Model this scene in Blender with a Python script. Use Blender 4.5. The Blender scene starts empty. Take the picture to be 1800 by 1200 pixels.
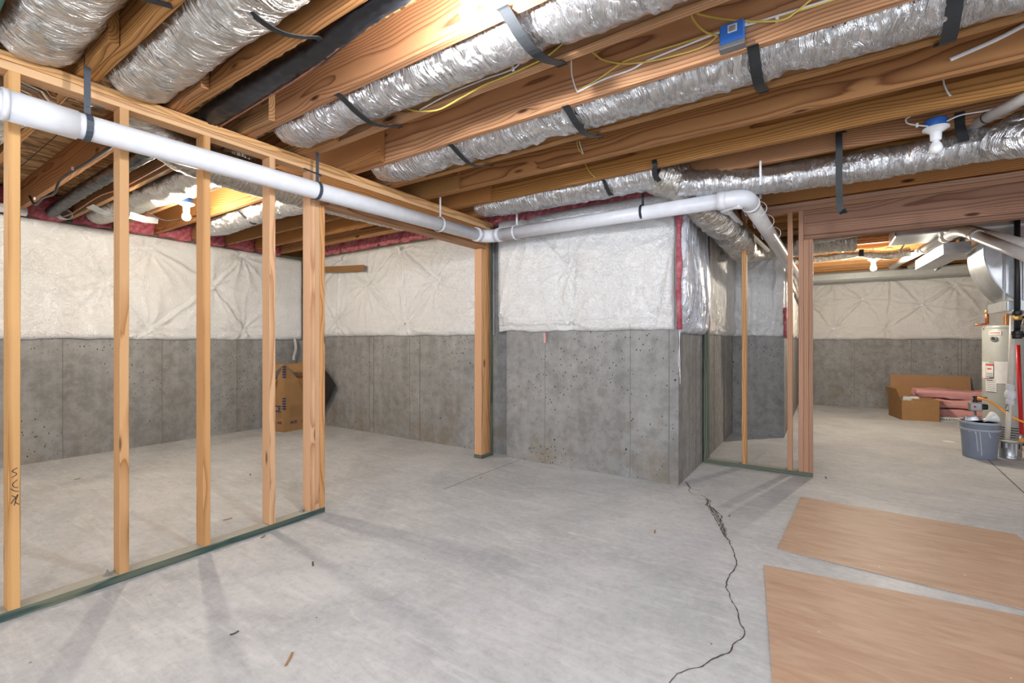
import bpy, bmesh, math, random
from mathutils import Vector, Matrix, noise
random.seed(7)
C = bpy.context.scene.collection
SC = bpy.context.scene
PI = math.pi
# ------------------------------------------------------------------ camera
F = 818.0; TH = math.radians(33.9); H = 1.2
cam = bpy.data.cameras.new('camera'); co = bpy.data.objects.new('camera', cam); C.objects.link(co)
cam.sensor_width = 36; cam.lens = F / 1800 * 36; cam.clip_start = .02; cam.clip_end = 60
co.location = (0, 0, H); co.rotation_euler = (PI/2, 0, TH)
SC.camera = co
# ------------------------------------------------------------------ world, exposure
SC.view_settings.view_transform = 'Standard'; SC.view_settings.look = 'None'
SC.view_settings.gamma = 1; SC.view_settings.use_curve_mapping = False
SC.view_settings.exposure = 0.7
w = bpy.data.worlds.new('world'); SC.world = w; w.use_nodes = True
w.node_tree.nodes['Background'].inputs[0].default_value = (.75, .85, 1, 1)
w.node_tree.nodes['Background'].inputs[1].default_value = 0.3
# added fill: unseen cool area lamps behind the camera and at the right wall
def area(name, loc, rot, sx, sy, power, col):
    l = bpy.data.lights.new(name, 'AREA'); l.shape = 'RECTANGLE'; l.size = sx; l.size_y = sy
    l.energy = power; l.color = col
    o = bpy.data.objects.new(name, l); o.location = loc; o.rotation_euler = rot; C.objects.link(o); return o
area('rear_fill_light', (-.2, -2.9, 1.25), (PI/2, 0, 0), 3.6, 2.1, 95, (.76, .86, 1))
area('side_fill_light', (4.35, 1.2, 1.5), (PI/2, 0, PI/2), 2.4, 1.4, 35, (.78, .88, 1))
BULBS = [  # x, y, z, watts-ish emission, colour
    (-1.04, 1.275, 2.385, 1000, (.96, .97, 1)),
    (-4.66, 1.80, 2.325, 1150, (1, .89, .71)),
    (.54, 7.85, 2.208, 1700, (1, .89, .72)),
    (1.9, 1.85, 2.33, 700, (.92, .96, 1)),  # unseen bulb, added as fill off to the right
    (-4.9, -.81, 2.33, 900, (1, .90, .74)),  # added fill for the left room, out of view
    (.2, -1.15, 2.33, 1500, (.90, .95, 1)),  # made-up bulb behind the camera, brightens the near floor
    (2.9, 6.35, 2.34, 1500, (1, .88, .70)),  # out-of-view bulb added to lift the mechanical room
]

def ray(px, py):
    r = (px - 900) / F; u = (600 - py) / F
    return (r*math.cos(TH) - math.sin(TH), r*math.sin(TH) + math.cos(TH), u)
def onZ(px, py, z=0.):
    d = ray(px, py); t = (z - H)/d[2]; return Vector((d[0]*t, d[1]*t, z))
def onX(px, py, x):
    d = ray(px, py); t = x/d[0]; return Vector((x, d[1]*t, H + d[2]*t))
def onY(px, py, y):
    d = ray(px, py); t = y/d[1]; return Vector((d[0]*t, y, H + d[2]*t))
# ------------------------------------------------------------------ materials
class G:
    def __init__(s, name):
        s.m = bpy.data.materials.new(name); s.m.use_nodes = True; s.t = s.m.node_tree; s.t.nodes.clear()
        s.out = s.t.nodes.new('ShaderNodeOutputMaterial'); s.b = s.t.nodes.new('ShaderNodeBsdfPrincipled')
        s.t.links.new(s.b.outputs[0], s.out.inputs[0])
    def n(s, typ, ins=None, **kw):
        nd = s.t.nodes.new('ShaderNode' + typ)
        for k, v in kw.items(): setattr(nd, k, v)
        for k, v in (ins or {}).items():
            if isinstance(v, tuple) and len(v) == 2 and hasattr(v[0], 'outputs'): s.t.links.new(v[0].outputs[v[1]], nd.inputs[k])
            elif hasattr(v, 'outputs'): s.t.links.new(v.outputs[0], nd.inputs[k])
            else: nd.inputs[k].default_value = v
        return nd
    def math(s, op, a, b=0., c=0.): return s.n('Math', {0: a, 1: b, 2: c}, operation=op)
    def vm(s, op, a, b=(0, 0, 0)): return s.n('VectorMath', {0: a, 1: b}, operation=op)
    def ramp(s, fac, stops):
        r = s.n('ValToRGB', {0: fac}); e = r.color_ramp.elements
        while len(e) < len(stops): e.new(.5)
        for x, (p, c) in zip(e, stops): x.position = p; x.color = (*c, 1) if len(c) == 3 else c
        return r
    def mix(s, fac, a, b, mode='MIX'):
        r = s.n('Mix', data_type='RGBA', blend_type=mode)
        for i, v in ((0, fac), (6, a), (7, b)):
            if hasattr(v, 'outputs'):
                o = next((q for q in v.outputs if q.enabled and (q.type == 'RGBA' or v.bl_idname != 'ShaderNodeMix')), v.outputs[0])
                s.t.links.new(o, r.inputs[i])
            else: r.inputs[i].default_value = (*v, 1) if isinstance(v, tuple) else v
        return r
    def set(s, **kw):
        M_ = {'col': 'Base Color', 'rough': 'Roughness', 'metal': 'Metallic', 'spec': 'Specular IOR Level', 'alpha': 'Alpha', 'trans': 'Transmission Weight', 'nor': 'Normal', 'coat': 'Coat Weight', 'ecol': 'Emission Color', 'estr': 'Emission Strength', 'sheen': 'Sheen Weight', 'sss': 'Subsurface Weight'}
        for k, v in kw.items():
            i = s.b.inputs[M_[k]]
            if hasattr(v, 'outputs'):
                o = next((q for q in v.outputs if q.enabled and (q.type == 'RGBA' or v.bl_idname != 'ShaderNodeMix')), v.outputs[0])
                s.t.links.new(o, i)
            else: i.default_value = (*v, 1) if isinstance(v, tuple) and len(v) == 3 else v
        return s.m
    def bump(s, h, strength, dist=.01, nor=None):
        i = {'Height': h, 'Strength': strength, 'Distance': dist}
        if nor: i['Normal'] = nor
        return s.n('Bump', i)
M = {}
def plain(name, col, rough=.5, metal=0., bumpy=0., spec=.5, scale=60.):
    g = G(name); tc = g.n('TexCoord')
    nz = g.n('TexNoise', {'Vector': (tc, 'Object'), 'Scale': scale*.25, 'Detail': 4.})
    c = g.mix(nz, tuple(x*.86 for x in col), tuple(min(1, x*1.1) for x in col))
    kw = dict(col=c, rough=rough, metal=metal, spec=spec)
    if bumpy:
        n2 = g.n('TexNoise', {'Vector': (tc, 'Object'), 'Scale': scale, 'Detail': 3.})
        kw['nor'] = g.bump(n2, bumpy, .004)
    M[name] = g.set(**kw); return M[name]
def wood(name, axis, light, dark, knotc=(.06, .022, .008), freq=75., knots=1., grime=0.):
    g = G(name); tc = g.n('TexCoord'); oi = g.n('ObjectInfo')
    sp = g.n('SeparateXYZ', {0: (tc, 'Object')})
    order = {'x': (0, 1, 2), 'y': (1, 0, 2), 'z': (2, 0, 1)}[axis]
    L, A, B = ((sp, order[0]), (sp, order[1]), (sp, order[2]))
    rnd = (oi, 'Random')
    r17 = g.math('MULTIPLY', rnd, 31.7)
    Lr = g.math('ADD', L, r17)
    base = g.n('CombineXYZ', {0: Lr, 1: A, 2: B})
    lowv = g.n('CombineXYZ', {0: g.math('MULTIPLY', Lr, .9), 1: g.math('MULTIPLY', A, 3.), 2: g.math('MULTIPLY', B, 3.)})
    lown = g.n('TexNoise', {'Vector': lowv, 'Scale': 1.0, 'Detail': 2., 'Roughness': .5})
    # knots
    kv = g.n('CombineXYZ', {0: g.math('MULTIPLY', Lr, 2.1), 1: g.math('MULTIPLY', A, 7.5), 2: g.math('MULTIPLY', B, 7.5)})
    vo = g.n('TexVoronoi', {'Vector': kv, 'Scale': 1.0, 'Randomness': 1.}, feature='F1')
    keep = g.math('GREATER_THAN', g.n('SeparateColor', {0: (vo, 'Color')}), .4)
    kd = g.math('ADD', (vo, 'Distance'), g.math('MULTIPLY', g.math('SUBTRACT', 1., keep), 5.))
    kk = g.n('MapRange', {0: kd, 1: .06, 2: .13, 3: 1., 4: 0.}, interpolation_type='SMOOTHSTEP')
    bulge = g.math('POWER', 2.718, g.math('MULTIPLY', kd, -7.5))
    # growth rings around an off-board pith
    off1 = g.math('ADD', g.math('MULTIPLY', g.math('SINE', g.math('MULTIPLY', rnd, 91.)), .05), .055)
    off2 = g.math('MULTIPLY', g.math('SINE', g.math('MULTIPLY', rnd, 57.)), .06)
    a2 = g.math('ADD', g.math('ADD', A, off1), g.math('MULTIPLY', lown, .05))
    b2 = g.math('ADD', g.math('ADD', B, off2), g.math('MULTIPLY', g.math('SUBTRACT', lown, .5), .16))
    rr = g.math('SQRT', g.math('ADD', g.math('MULTIPLY', a2, a2), g.math('MULTIPLY', b2, b2)))
    rr = g.math('ADD', rr, g.math('MULTIPLY', bulge, .035*knots))
    finev = g.n('CombineXYZ', {0: g.math('MULTIPLY', Lr, 6.), 1: g.math('MULTIPLY', A, 260.), 2: g.math('MULTIPLY', B, 260.)})
    fine = g.n('TexNoise', {'Vector': finev, 'Scale': 1., 'Detail': 2.})
    ph = g.math('FRACT', g.math('ADD', g.math('MULTIPLY', rr, freq), g.math('MULTIPLY', fine, .12)))
    rc = g.ramp(ph, [(0., (.15, .15, .15)), (.45, (.1, .1, .1)), (.8, (.62, .62, .62)), (.93, (1, 1, 1)), (1., (.15, .15, .15))])
    # large tonal drift, board to board
    col = g.mix(rc, light, dark)
    hue = g.n('HueSaturation', {'Color': (col, 2), 'Hue': g.math('ADD', .491, g.math('MULTIPLY', rnd, .012)), 'Saturation': g.math('ADD', .88, g.math('MULTIPLY', g.math('FRACT', g.math('MULTIPLY', rnd, 7.)), .2)), 'Value': g.math('ADD', .82, g.math('MULTIPLY', g.math('FRACT', g.math('MULTIPLY', rnd, 17.)), .32))})
    drift = g.math('ADD', .82, g.math('MULTIPLY', lown, .36))
    c2 = g.mix(1., hue, g.n('CombineColor', {0: drift, 1: drift, 2: drift}), 'MULTIPLY')
    c3 = g.mix(g.math('MULTIPLY', kk, min(1., knots)), c2, knotc)
    if grime:
        gn = g.n('TexNoise', {'Vector': base, 'Scale': 4., 'Detail': 5., 'Roughness': .7})
        gf = g.n('MapRange', {0: gn, 1: .55, 2: .75, 3: 0., 4: grime})
        c3 = g.mix(gf, c3, (.16, .13, .1))
    hgt = g.math('SUBTRACT', g.math('MULTIPLY', fine, .6), g.math('MULTIPLY', rc, .4))
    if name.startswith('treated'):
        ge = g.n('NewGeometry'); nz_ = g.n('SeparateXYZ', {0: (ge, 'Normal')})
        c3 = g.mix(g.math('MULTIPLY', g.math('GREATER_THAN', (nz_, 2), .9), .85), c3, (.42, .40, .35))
    M[name] = g.set(col=c3, rough=.62, spec=.3, nor=g.bump(hgt, .22, .002))
JL, JD = (.47, .24, .085), (.17, .062, .018)
for a in 'xyz':
    wood('joist_'+a, a, JL, JD)
    wood('stud_'+a, a, (.66, .385, .175), (.38, .17, .055), knots=.8)
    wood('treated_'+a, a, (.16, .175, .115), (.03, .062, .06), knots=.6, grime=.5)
wood('header_x', 'x', (.36, .2, .125), (.17, .075, .04))
wood('redstud_z', 'z', (.50, .29, .18), (.30, .145, .08))
wood('redstud_x', 'x', (.50, .29, .18), (.30, .145, .08))

def concrete_wall():
    g = G('concrete_wall'); tc = g.n('TexCoord'); v = (tc, 'Object')
    a = g.n('TexNoise', {'Vector': v, 'Scale': 1.3, 'Detail': 6., 'Roughness': .65})
    b = g.n('TexNoise', {'Vector': v, 'Scale': 9., 'Detail': 8., 'Roughness': .7})
    c = g.n('TexNoise', {'Vector': v, 'Scale': 70., 'Detail': 3.})
    geo = g.n('SeparateXYZ', {0: v})
    col = g.ramp(a, [(.25, (.19, .184, .176)), (.5, (.265, .26, .252)), (.75, (.345, .34, .332))])
    col = g.mix(g.math('MULTIPLY', g.n('MapRange', {0: b, 1: .48, 2: .62, 3: 0., 4: 1.}), .3), col, (.40, .395, .38))
    col = g.mix(g.math('MULTIPLY', g.n('MapRange', {0: b, 1: .5, 2: .38, 3: 0., 4: 1.}), .3), col, (.13, .125, .115))
    # rusty damp stains low on the wall
    st = g.n('TexNoise', {'Vector': v, 'Scale': 3., 'Detail': 4.})
    low = g.n('MapRange', {0: (geo, 2), 1: -.25, 2: -1.1, 3: 0., 4: 1.})
    col = g.mix(g.math('MULTIPLY', g.math('MULTIPLY', g.n('MapRange', {0: st, 1: .5, 2: .68, 3: 0., 4: 1.}), low), .5), col, (.20, .15, .09))
    # board-cast vertical streaks
    sv = g.n('CombineXYZ', {0: g.math('MULTIPLY', (geo, 0), 9.), 1: g.math('MULTIPLY', (geo, 1), 9.), 2: g.math('MULTIPLY', (geo, 2), .25)})
    sn = g.n('TexNoise', {'Vector': sv, 'Scale': 1., 'Detail': 3.})
    stc = g.n('MapRange', {0: sn, 1: .3, 2: .7, 3: .92, 4: 1.08})
    col = g.mix(1., col, g.n('CombineColor', {0: stc, 1: stc, 2: stc}), 'MULTIPLY')
    # bug holes
    vo = g.n('TexVoronoi', {'Vector': g.n('Mapping', {0: v, 3: (1, 1, .6)}), 'Scale': 36.}, feature='F1')
    pick = g.math('GREATER_THAN', g.n('SeparateColor', {0: (vo, 'Color')}), .35)
    clump = g.n('MapRange', {0: a, 1: .42, 2: .56, 3: .45, 4: 1.})
    rad = g.math('MULTIPLY', g.math('MULTIPLY', pick, .24), clump)
    hole = g.math('LESS_THAN', g.math('ADD', (vo, 'Distance'), g.math('MULTIPLY', c, .12)), rad)
    col = g.mix(hole, col, (.045, .043, .04))
    vo2 = g.n('TexVoronoi', {'Vector': v, 'Scale': 7.}, feature='F1')
    pick2 = g.math('MULTIPLY', g.math('GREATER_THAN', g.n('SeparateColor', {0: (vo2, 'Color')}), .8), .11)
    hole2 = g.math('LESS_THAN', g.math('ADD', (vo2, 'Distance'), g.math('MULTIPLY', c, .09)), pick2)
    col = g.mix(hole2, col, (.05, .048, .044))
    h = g.math('SUBTRACT', g.math('MULTIPLY', b, .5), g.math('ADD', hole, hole2))
    M['concrete_wall'] = g.set(col=col, rough=.82, spec=.25, nor=g.bump(h, .5, .004))
concrete_wall()
def concrete_floor():
    g = G('concrete_floor'); tc = g.n('TexCoord'); v = (tc, 'Object')
    a = g.n('TexNoise', {'Vector': v, 'Scale': 1.1, 'Detail': 8., 'Roughness': .68, 'Distortion': .6})
    b = g.n('TexNoise', {'Vector': v, 'Scale': 28., 'Detail': 8., 'Roughness': .75})
    m = g.n('Mapping', {0: v, 2: (0, 0, .5), 3: (2.2, 13., 1)})
    s = g.n('TexNoise', {'Vector': m, 'Scale': 1.6, 'Detail': 7., 'Roughness': .7, 'Distortion': .8})
    col = g.ramp(a, [(.28, (.37, .385, .40)), (.5, (.505, .52, .535)), (.72, (.62, .63, .64))])
    col = g.mix(g.n('MapRange', {0: s, 1: .52, 2: .66, 3: 0., 4: .35}), col, (.74, .74, .735))
    col = g.mix(g.n('MapRange', {0: s, 1: .46, 2: .34, 3: 0., 4: .35}), col, (.33, .335, .335))
    col = g.mix(g.n('MapRange', {0: b, 1: .5, 2: .7, 3: 0., 4: .35}), col, (.7, .7, .69))
    col = g.mix(g.n('MapRange', {0: b, 1: .48, 2: .3, 3: 0., 4: .45}), col, (.33, .33, .33))
    vo = g.n('TexVoronoi', {'Vector': g.n('Mapping', {0: v, 3: (1., 2.2, 1)}), 'Scale': 1.9}, feature='F1')
    pk = g.math('MULTIPLY', g.math('GREATER_THAN', g.n('SeparateColor', {0: (vo, 'Color')}), .6), g.n('MapRange', {0: g.math('ADD', (vo, 'Distance'), g.math('MULTIPLY', b, .12)), 1: .09, 2: .18, 3: 1., 4: 0.}, interpolation_type='SMOOTHSTEP'))
    col = g.mix(g.math('MULTIPLY', pk, .5), col, (.80, .78, .73))
    vs = g.n('TexVoronoi', {'Vector': v, 'Scale': 11.}, feature='F1')
    sp = g.math('LESS_THAN', (vs, 'Distance'), g.math('MULTIPLY', g.math('GREATER_THAN', g.n('SeparateColor', {0: (vs, 'Color')}), .9), .06))
    col = g.mix(g.math('MULTIPLY', sp, .8), col, (.10, .08, .05))
    rg = g.n('MapRange', {0: a, 1: .3, 2: .7, 3: .62, 4: .42})
    M['concrete_floor'] = g.set(col=col, rough=rg, spec=.35, nor=g.bump(g.math('ADD', b, s), .12, .003))
concrete_floor()
def osb():
    g = G('strand_board'); tc = g.n('TexCoord'); v = (tc, 'Object')
    mp = g.n('Mapping', {0: v, 2: (0, 0, .35), 3: (30, 7.5, 1)})
    w1 = g.n('TexNoise', {'Vector': v, 'Scale': 3.5, 'Detail': 1.})
    vv = g.vm('ADD', mp, g.vm('MULTIPLY', (w1, 'Color'), (5, 5, 0)))
    a = g.n('TexVoronoi', {'Vector': vv, 'Scale': 1.}, feature='F1')
    b = g.n('TexNoise', {'Vector': g.n('Mapping', {0: v, 3: (90, 14, 1)}), 'Scale': 1., 'Detail': 3.})
    f = g.math('ADD', g.math('MULTIPLY', g.n('SeparateColor', {0: (a, 'Color')}), .6), g.math('MULTIPLY', b, .4))
    col = g.ramp(f, [(.15, (.13, .065, .026)), (.45, (.38, .225, .10)), (.7, (.56, .37, .18)), (.9, (.70, .52, .30))])
    M['strand_board'] = g.set(col=col, rough=.7, spec=.25, nor=g.bump(f, .4, .004))
osb()
def foil(name, tint=(.76, .76, .765), rough=.13, sc=1., strength=1., su=38., sv=4.5):
    g = G(name); tc = g.n('TexCoord'); v = (tc, 'UV')
    mp = g.n('Mapping', {0: v, 3: (su*sc, sv*sc, 1)})
    ws = g.n('TexNoise', {'Vector': v, 'Scale': 6.*sc, 'Detail': 2.})
    vv = g.vm('ADD', mp, g.vm('MULTIPLY', (ws, 'Color'), (3.5, 1.6, 0)))
    a = g.n('TexNoise', {'Vector': vv, 'Scale': 1., 'Detail': 5., 'Roughness': .62, 'Distortion': .6})
    rid = g.math('ABSOLUTE', g.math('SUBTRACT', a, .5))
    vo = g.n('TexVoronoi', {'Vector': g.n('Mapping', {0: vv, 3: (.8, .9, 1)}), 'Scale': 1.5}, feature='F1')
    f = g.math('ADD', g.math('MULTIPLY', rid, 2.2), g.math('MULTIPLY', (vo, 'Distance'), .6))
    big = g.n('TexNoise', {'Vector': v, 'Scale': 3.5, 'Detail': 2.})
    c = g.mix(big, tuple(x*.8 for x in tint), tint)
    rg = g.n('MapRange', {0: a, 1: .3, 2: .7, 3: rough*.8, 4: rough*1.6})
    M[name] = g.set(col=c, rough=rg, metal=.93, nor=g.bump(f, strength, .015))
foil('duct_foil')
foil('duct_foil_warm', (.72, .69, .63), .17, 1., 1., 52., 4.5)
def plastic(name, col, tr=.2):
    g = G(name); tc = g.n('TexCoord'); v = (tc, 'Object')
    a = g.n('TexNoise', {'Vector': v, 'Scale': 7., 'Detail': 5., 'Roughness': .6, 'Distortion': 1.5})
    b = g.n('TexNoise', {'Vector': v, 'Scale': 24., 'Detail': 4., 'Distortion': 3.})
    f = g.math('ADD', g.math('ABSOLUTE', g.math('SUBTRACT', a, .5)), g.math('MULTIPLY', g.math('ABSOLUTE', g.math('SUBTRACT', b, .5)), 1.))
    c = g.mix(a, tuple(x*.93 for x in col), col)
    bp = g.bump(f, 1., .02)
    M[name] = g.set(col=c, rough=tr+.1, spec=.6, coat=.9, nor=bp)
    g.t.links.new(bp.outputs[0], g.b.inputs['Coat Normal']); g.b.inputs['Coat Roughness'].default_value = .13
plastic('white_facing', (.90, .895, .885))
plastic('grey_facing', (.78, .755, .72), .26)
foil('silver_facing', (.78, .80, .86), .26, 1., 1., 3., 30.)
M['silver_facing'].node_tree.nodes['Principled BSDF'].inputs['Metallic'].default_value = .45
def pink():
    g = G('pink_fibreglass'); tc = g.n('TexCoord'); v = (tc, 'Object')
    a = g.n('TexNoise', {'Vector': v, 'Scale': 22., 'Detail': 8., 'Roughness': .75})
    b = g.n('TexNoise', {'Vector': v, 'Scale': 5., 'Detail': 3.})
    c = g.ramp(g.math('ADD', g.math('MULTIPLY', a, .6), g.math('MULTIPLY', b, .4)), [(.35, (.30, .06, .08)), (.5, (.52, .14, .17)), (.66, (.72, .36, .36))])
    M['pink_fibreglass'] = g.set(col=c, rough=.95, spec=.1, nor=g.bump(a, .9, .02))
pink()
plain('pale_pink_fibreglass', (.66, .34, .33), .95, 0, .9, .1, 40)
plain('white_pvc', (.74, .75, .79), .28, 0, 0, .5)
plain('grey_pvc', (.62, .59, .57), .22, 0, 0, .6)  # grey plastic, and the shade put into the drain pipe's last run
plain('beige_pvc', (.74, .69, .62), .3)
plain('black_strap', (.018, .02, .022), .5, 0, .3, .4)
plain('slate_strap', (.05, .065, .085), .45, 0, .2)
plain('white_strap', (.78, .78, .8), .5)
plain('black_pipe', (.012, .013, .017), .42)
plain('red_pipe', (.62, .015, .02), .35)
plain('copper', (.62, .22, .10), .4, .85)
plain('copper_wire', (.30, .12, .07), .6)
plain('yellow_cable', (.62, .47, .10), .45)
plain('white_cable', (.74, .75, .76), .4)
plain('black_cable', (.02, .02, .022), .5)
plain('green_cable', (.05, .14, .10), .5)
plain('blue_plastic', (.035, .16, .55), .42)
plain('porcelain', (.85, .86, .87), .2)
plain('steel', (.36, .37, .39), .4, .8, .15)
plain('bare_copper_nail', (.1, .08, .07), .5, .6)
plain('hardboard', (.45, .262, .165), .55, 0, .1, .35, 30)
plain('plywood', (.40, .215, .10), .6, 0, .2, .3, 24)
plain('cardboard', (.35, .195, .085), .75, 0, .15, .2, 40)
plain('cardboard_dark', (.27, .145, .062), .8, 0, .15, .2, 40)
plain('navy_ink', (.012, .028, .11), .6)
plain('black_ink', (.02, .02, .022), .6)
plain('black_sheet', (.02, .02, .023), .5)
plain('tank_paint', (.36, .37, .35), .35)
plain('paper', (.74, .73, .71), .6)
plain('red_print', (.6, .03, .03), .5)
plain('bucket_grey', (.22, .255, .33), .4, 0, .1)
plain('bucket_rim', (.40, .44, .50), .45, 0, .2)
plain('paint_splatter', (.58, .60, .62), .4)
plain('tin', (.42, .43, .45), .35, .8, .5)
plain('brass', (.6, .38, .12), .35, .9)
plain('orange_hose', (.85, .33, .03), .4)
plain('crack_dark', (.075, .068, .06), .95)
plain('crack_dust', (.36, .35, .32), .95)
plain('form_line', (.17, .165, .155), .9)
plain('mortar_green', (.09, .14, .085), .8)
def hardboard():
    g = G('hardboard'); tc = g.n('TexCoord'); v = (tc, 'Object')
    m = g.n('Mapping', {0: v, 2: (0, 0, -.3), 3: (2.5, 12., 1)})
    a = g.n('TexNoise', {'Vector': m, 'Scale': 1.3, 'Detail': 7., 'Roughness': .65, 'Distortion': 1.})
    b = g.n('TexNoise', {'Vector': v, 'Scale': 3., 'Detail': 4.})
    c = g.ramp(a, [(.3, (.41, .255, .17)), (.5, (.48, .315, .215)), (.7, (.54, .38, .275))])
    c = g.mix(g.n('MapRange', {0: b, 1: .5, 2: .75, 3: 0., 4: .3}), c, (.6, .45, .36))
    vs = g.n('TexVoronoi', {'Vector': v, 'Scale': 14.}, feature='F1')
    sp = g.math('LESS_THAN', (vs, 'Distance'), g.math('MULTIPLY', g.math('GREATER_THAN', g.n('SeparateColor', {0: (vs, 'Color')}), .9), .07))
    c = g.mix(g.math('MULTIPLY', sp, .8), c, (.75, .7, .66))
    M['hardboard'] = g.set(col=c, rough=.5, spec=.35)
hardboard()
def galv():
    g = G('galvanised'); tc = g.n('TexCoord'); v = (tc, 'Object')
    vo = g.n('TexVoronoi', {'Vector': v, 'Scale': 14.}, feature='F1')
    nz = g.n('TexNoise', {'Vector': v, 'Scale': 2.2, 'Detail': 2.})
    c = g.mix(g.n('SeparateColor', {0: (vo, 'Color')}), (.52, .55, .58), (.62, .64, .67))
    M['galvanised'] = g.set(col=c, rough=.3, metal=.9, nor=g.bump(nz, .35, .03))
galv()
g = G('lit_bulb'); M['lit_bulb'] = g.m
# ------------------------------------------------------------------ mesh helpers
def mk(name, verts, faces, mat, parent=None, smooth=False, uvs=None, origin=None):
    me = bpy.data.meshes.new(name)
    if origin is None:
        xs = list(zip(*verts)); origin = Vector([(min(a)+max(a))/2 for a in xs])
    else: origin = Vector(origin)
    me.from_pydata([tuple(Vector(v)-origin) for v in verts], [], faces)
    if uvs:
        ul = me.uv_layers.new(name='UVMap')
        for lp in me.loops: ul.data[lp.index].uv = uvs[lp.vertex_index]
    if isinstance(mat, str): mat = M[mat]
    me.materials.append(mat)
    if smooth:
        for p in me.polygons: p.use_smooth = True
    me.validate(); me.update()
    o = bpy.data.objects.new(name, me); C.objects.link(o)
    if parent is not None:
        o.parent = parent; o.location = origin - wl(parent)
    else: o.location = origin
    return o
def wl(o):
    v = Vector(o.location)
    while o.parent is not None: o = o.parent; v += Vector(o.location)
    return v
def tag(o, label=None, cat=None, group=None, kind=None):
    if label: o['label'] = label
    if cat: o['category'] = cat
    if group: o['group'] = group
    if kind: o['kind'] = kind
    return o
def thing(name, loc, label, cat, group=None):
    o = bpy.data.objects.new(name, None); o.location = loc; C.objects.link(o); o.empty_display_size = .1
    return tag(o, label, cat, group)
def bmobj(name, bm, mat, parent=None, smooth=False):
    bm.verts.ensure_lookup_table(); bm.verts.index_update()
    vs = [v.co.copy() for v in bm.verts]; fs = [[v.index for v in f.verts] for f in bm.faces]
    bm.free(); return mk(name, vs, fs, mat, parent, smooth)
def box(name, x0, x1, y0, y1, z0, z1, mat, parent=None, bev=.002, warp=0.):
    bm = bmesh.new()
    bmesh.ops.create_cube(bm, size=1.)
    for v in bm.verts:
        v.co = Vector(((x0+x1)/2 + v.co.x*(x1-x0), (y0+y1)/2 + v.co.y*(y1-y0), (z0+z1)/2 + v.co.z*(z1-z0)))
    if bev: bmesh.ops.bevel(bm, geom=list(bm.edges), offset=min(bev, .3*min(x1-x0, y1-y0, z1-z0)), segments=1, affect='EDGES')
    return bmobj(name, bm, mat, parent)
def frames(pts):
    pts = [Vector(p) for p in pts]; T = []
    for i in range(len(pts)):
        a = pts[max(0, i-1)]; b = pts[min(len(pts)-1, i+1)]; t = (b-a)
        T.append(t.normalized() if t.length > 1e-9 else Vector((1, 0, 0)))
    up = Vector((0, 0, 1))
    if abs(T[0].dot(up)) > .95: up = Vector((0, 1, 0))
    n = (up - T[0]*up.dot(T[0])).normalized(); out = []
    for i, t in enumerate(T):
        n = (n - t*n.dot(t))
        n = n.normalized() if n.length > 1e-6 else Vector((0, 0, 1))
        out.append((pts[i], t, n, t.cross(n)))
    return out
def smooth_path(pts, n=10):
    pts = [Vector(p) for p in pts]
    if len(pts) < 3:
        return [pts[0].lerp(pts[-1], i/n) for i in range(n+1)]
    out = []
    P = [pts[0]*2-pts[1]] + pts + [pts[-1]*2-pts[-2]]
    for i in range(1, len(P)-2):
        p0, p1, p2, p3 = P[i-1:i+3]
        for k in range(n):
            t = k/n
            out.append(.5*((2*p1)+(-p0+p2)*t+(2*p0-5*p1+4*p2-p3)*t*t+(-p0+3*p1-3*p2+p3)*t**3))
    out.append(pts[-1]); return out
def tube(name, pts, r, mat, parent=None, seg=12, caps=True, crinkle=0., rf=None, sq=1., freq=14.):
    fr = frames(pts); vs = []; uv = []; s = 0.
    for i, (p, t, n, b) in enumerate(fr):
        if i: s += (p-fr[i-1][0]).length
        rad = rf(i/(len(fr)-1), s) if rf else r
        for k in range(seg+1 if crinkle else seg):
            a = 2*PI*(k % seg)/seg
            rr = rad
            if crinkle:
                q = Vector((s*freq, math.cos(a)*2.2, math.sin(a)*2.2)) + p*.7
                rr += crinkle*(abs(noise.noise(q))*2-.6) + crinkle*.8*noise.noise(q*.35)
            vs.append(p + n*math.cos(a)*rr*sq + b*math.sin(a)*rr)
            uv.append((s, k/seg*2*PI*r))
    m = seg+1 if crinkle else seg; fs = []
    for i in range(len(fr)-1):
        for k in range(seg):
            k2 = k+1 if crinkle else (k+1) % seg
            fs.append((i*m+k, i*m+k2, (i+1)*m+k2, (i+1)*m+k))
    if caps:
        fs.append(tuple(range(seg))[::-1]); fs.append(tuple((len(fr)-1)*m+k for k in range(seg)))
    o = mk(name, vs, fs, mat, parent, True, uv)
    if caps:
        for p in o.data.polygons[-2:]: p.use_smooth = False
    return o
def ribbon(name, pts, wd, width, thick, mat, parent=None):
    """flat strap: pts path, wd width direction"""
    fr = frames(pts); vs = []; fs = []
    for p, t, n, b in fr:
        w_ = Vector(wd); w_ = (w_ - t*w_.dot(t)); w_ = w_.normalized() if w_.length > 1e-5 else n
        u = t.cross(w_).normalized()
        for sx, sy in ((-1, -1), (1, -1), (1, 1), (-1, 1)):
            vs.append(p + w_*sx*width/2 + u*sy*thick/2)
    for i in range(len(fr)-1):
        for k in range(4): fs.append((i*4+k, i*4+(k+1) % 4, (i+1)*4+(k+1) % 4, (i+1)*4+k))
    fs.append((3, 2, 1, 0)); l = (len(fr)-1)*4; fs.append((l, l+1, l+2, l+3))
    return mk(name, vs, fs, mat, parent)
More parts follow.
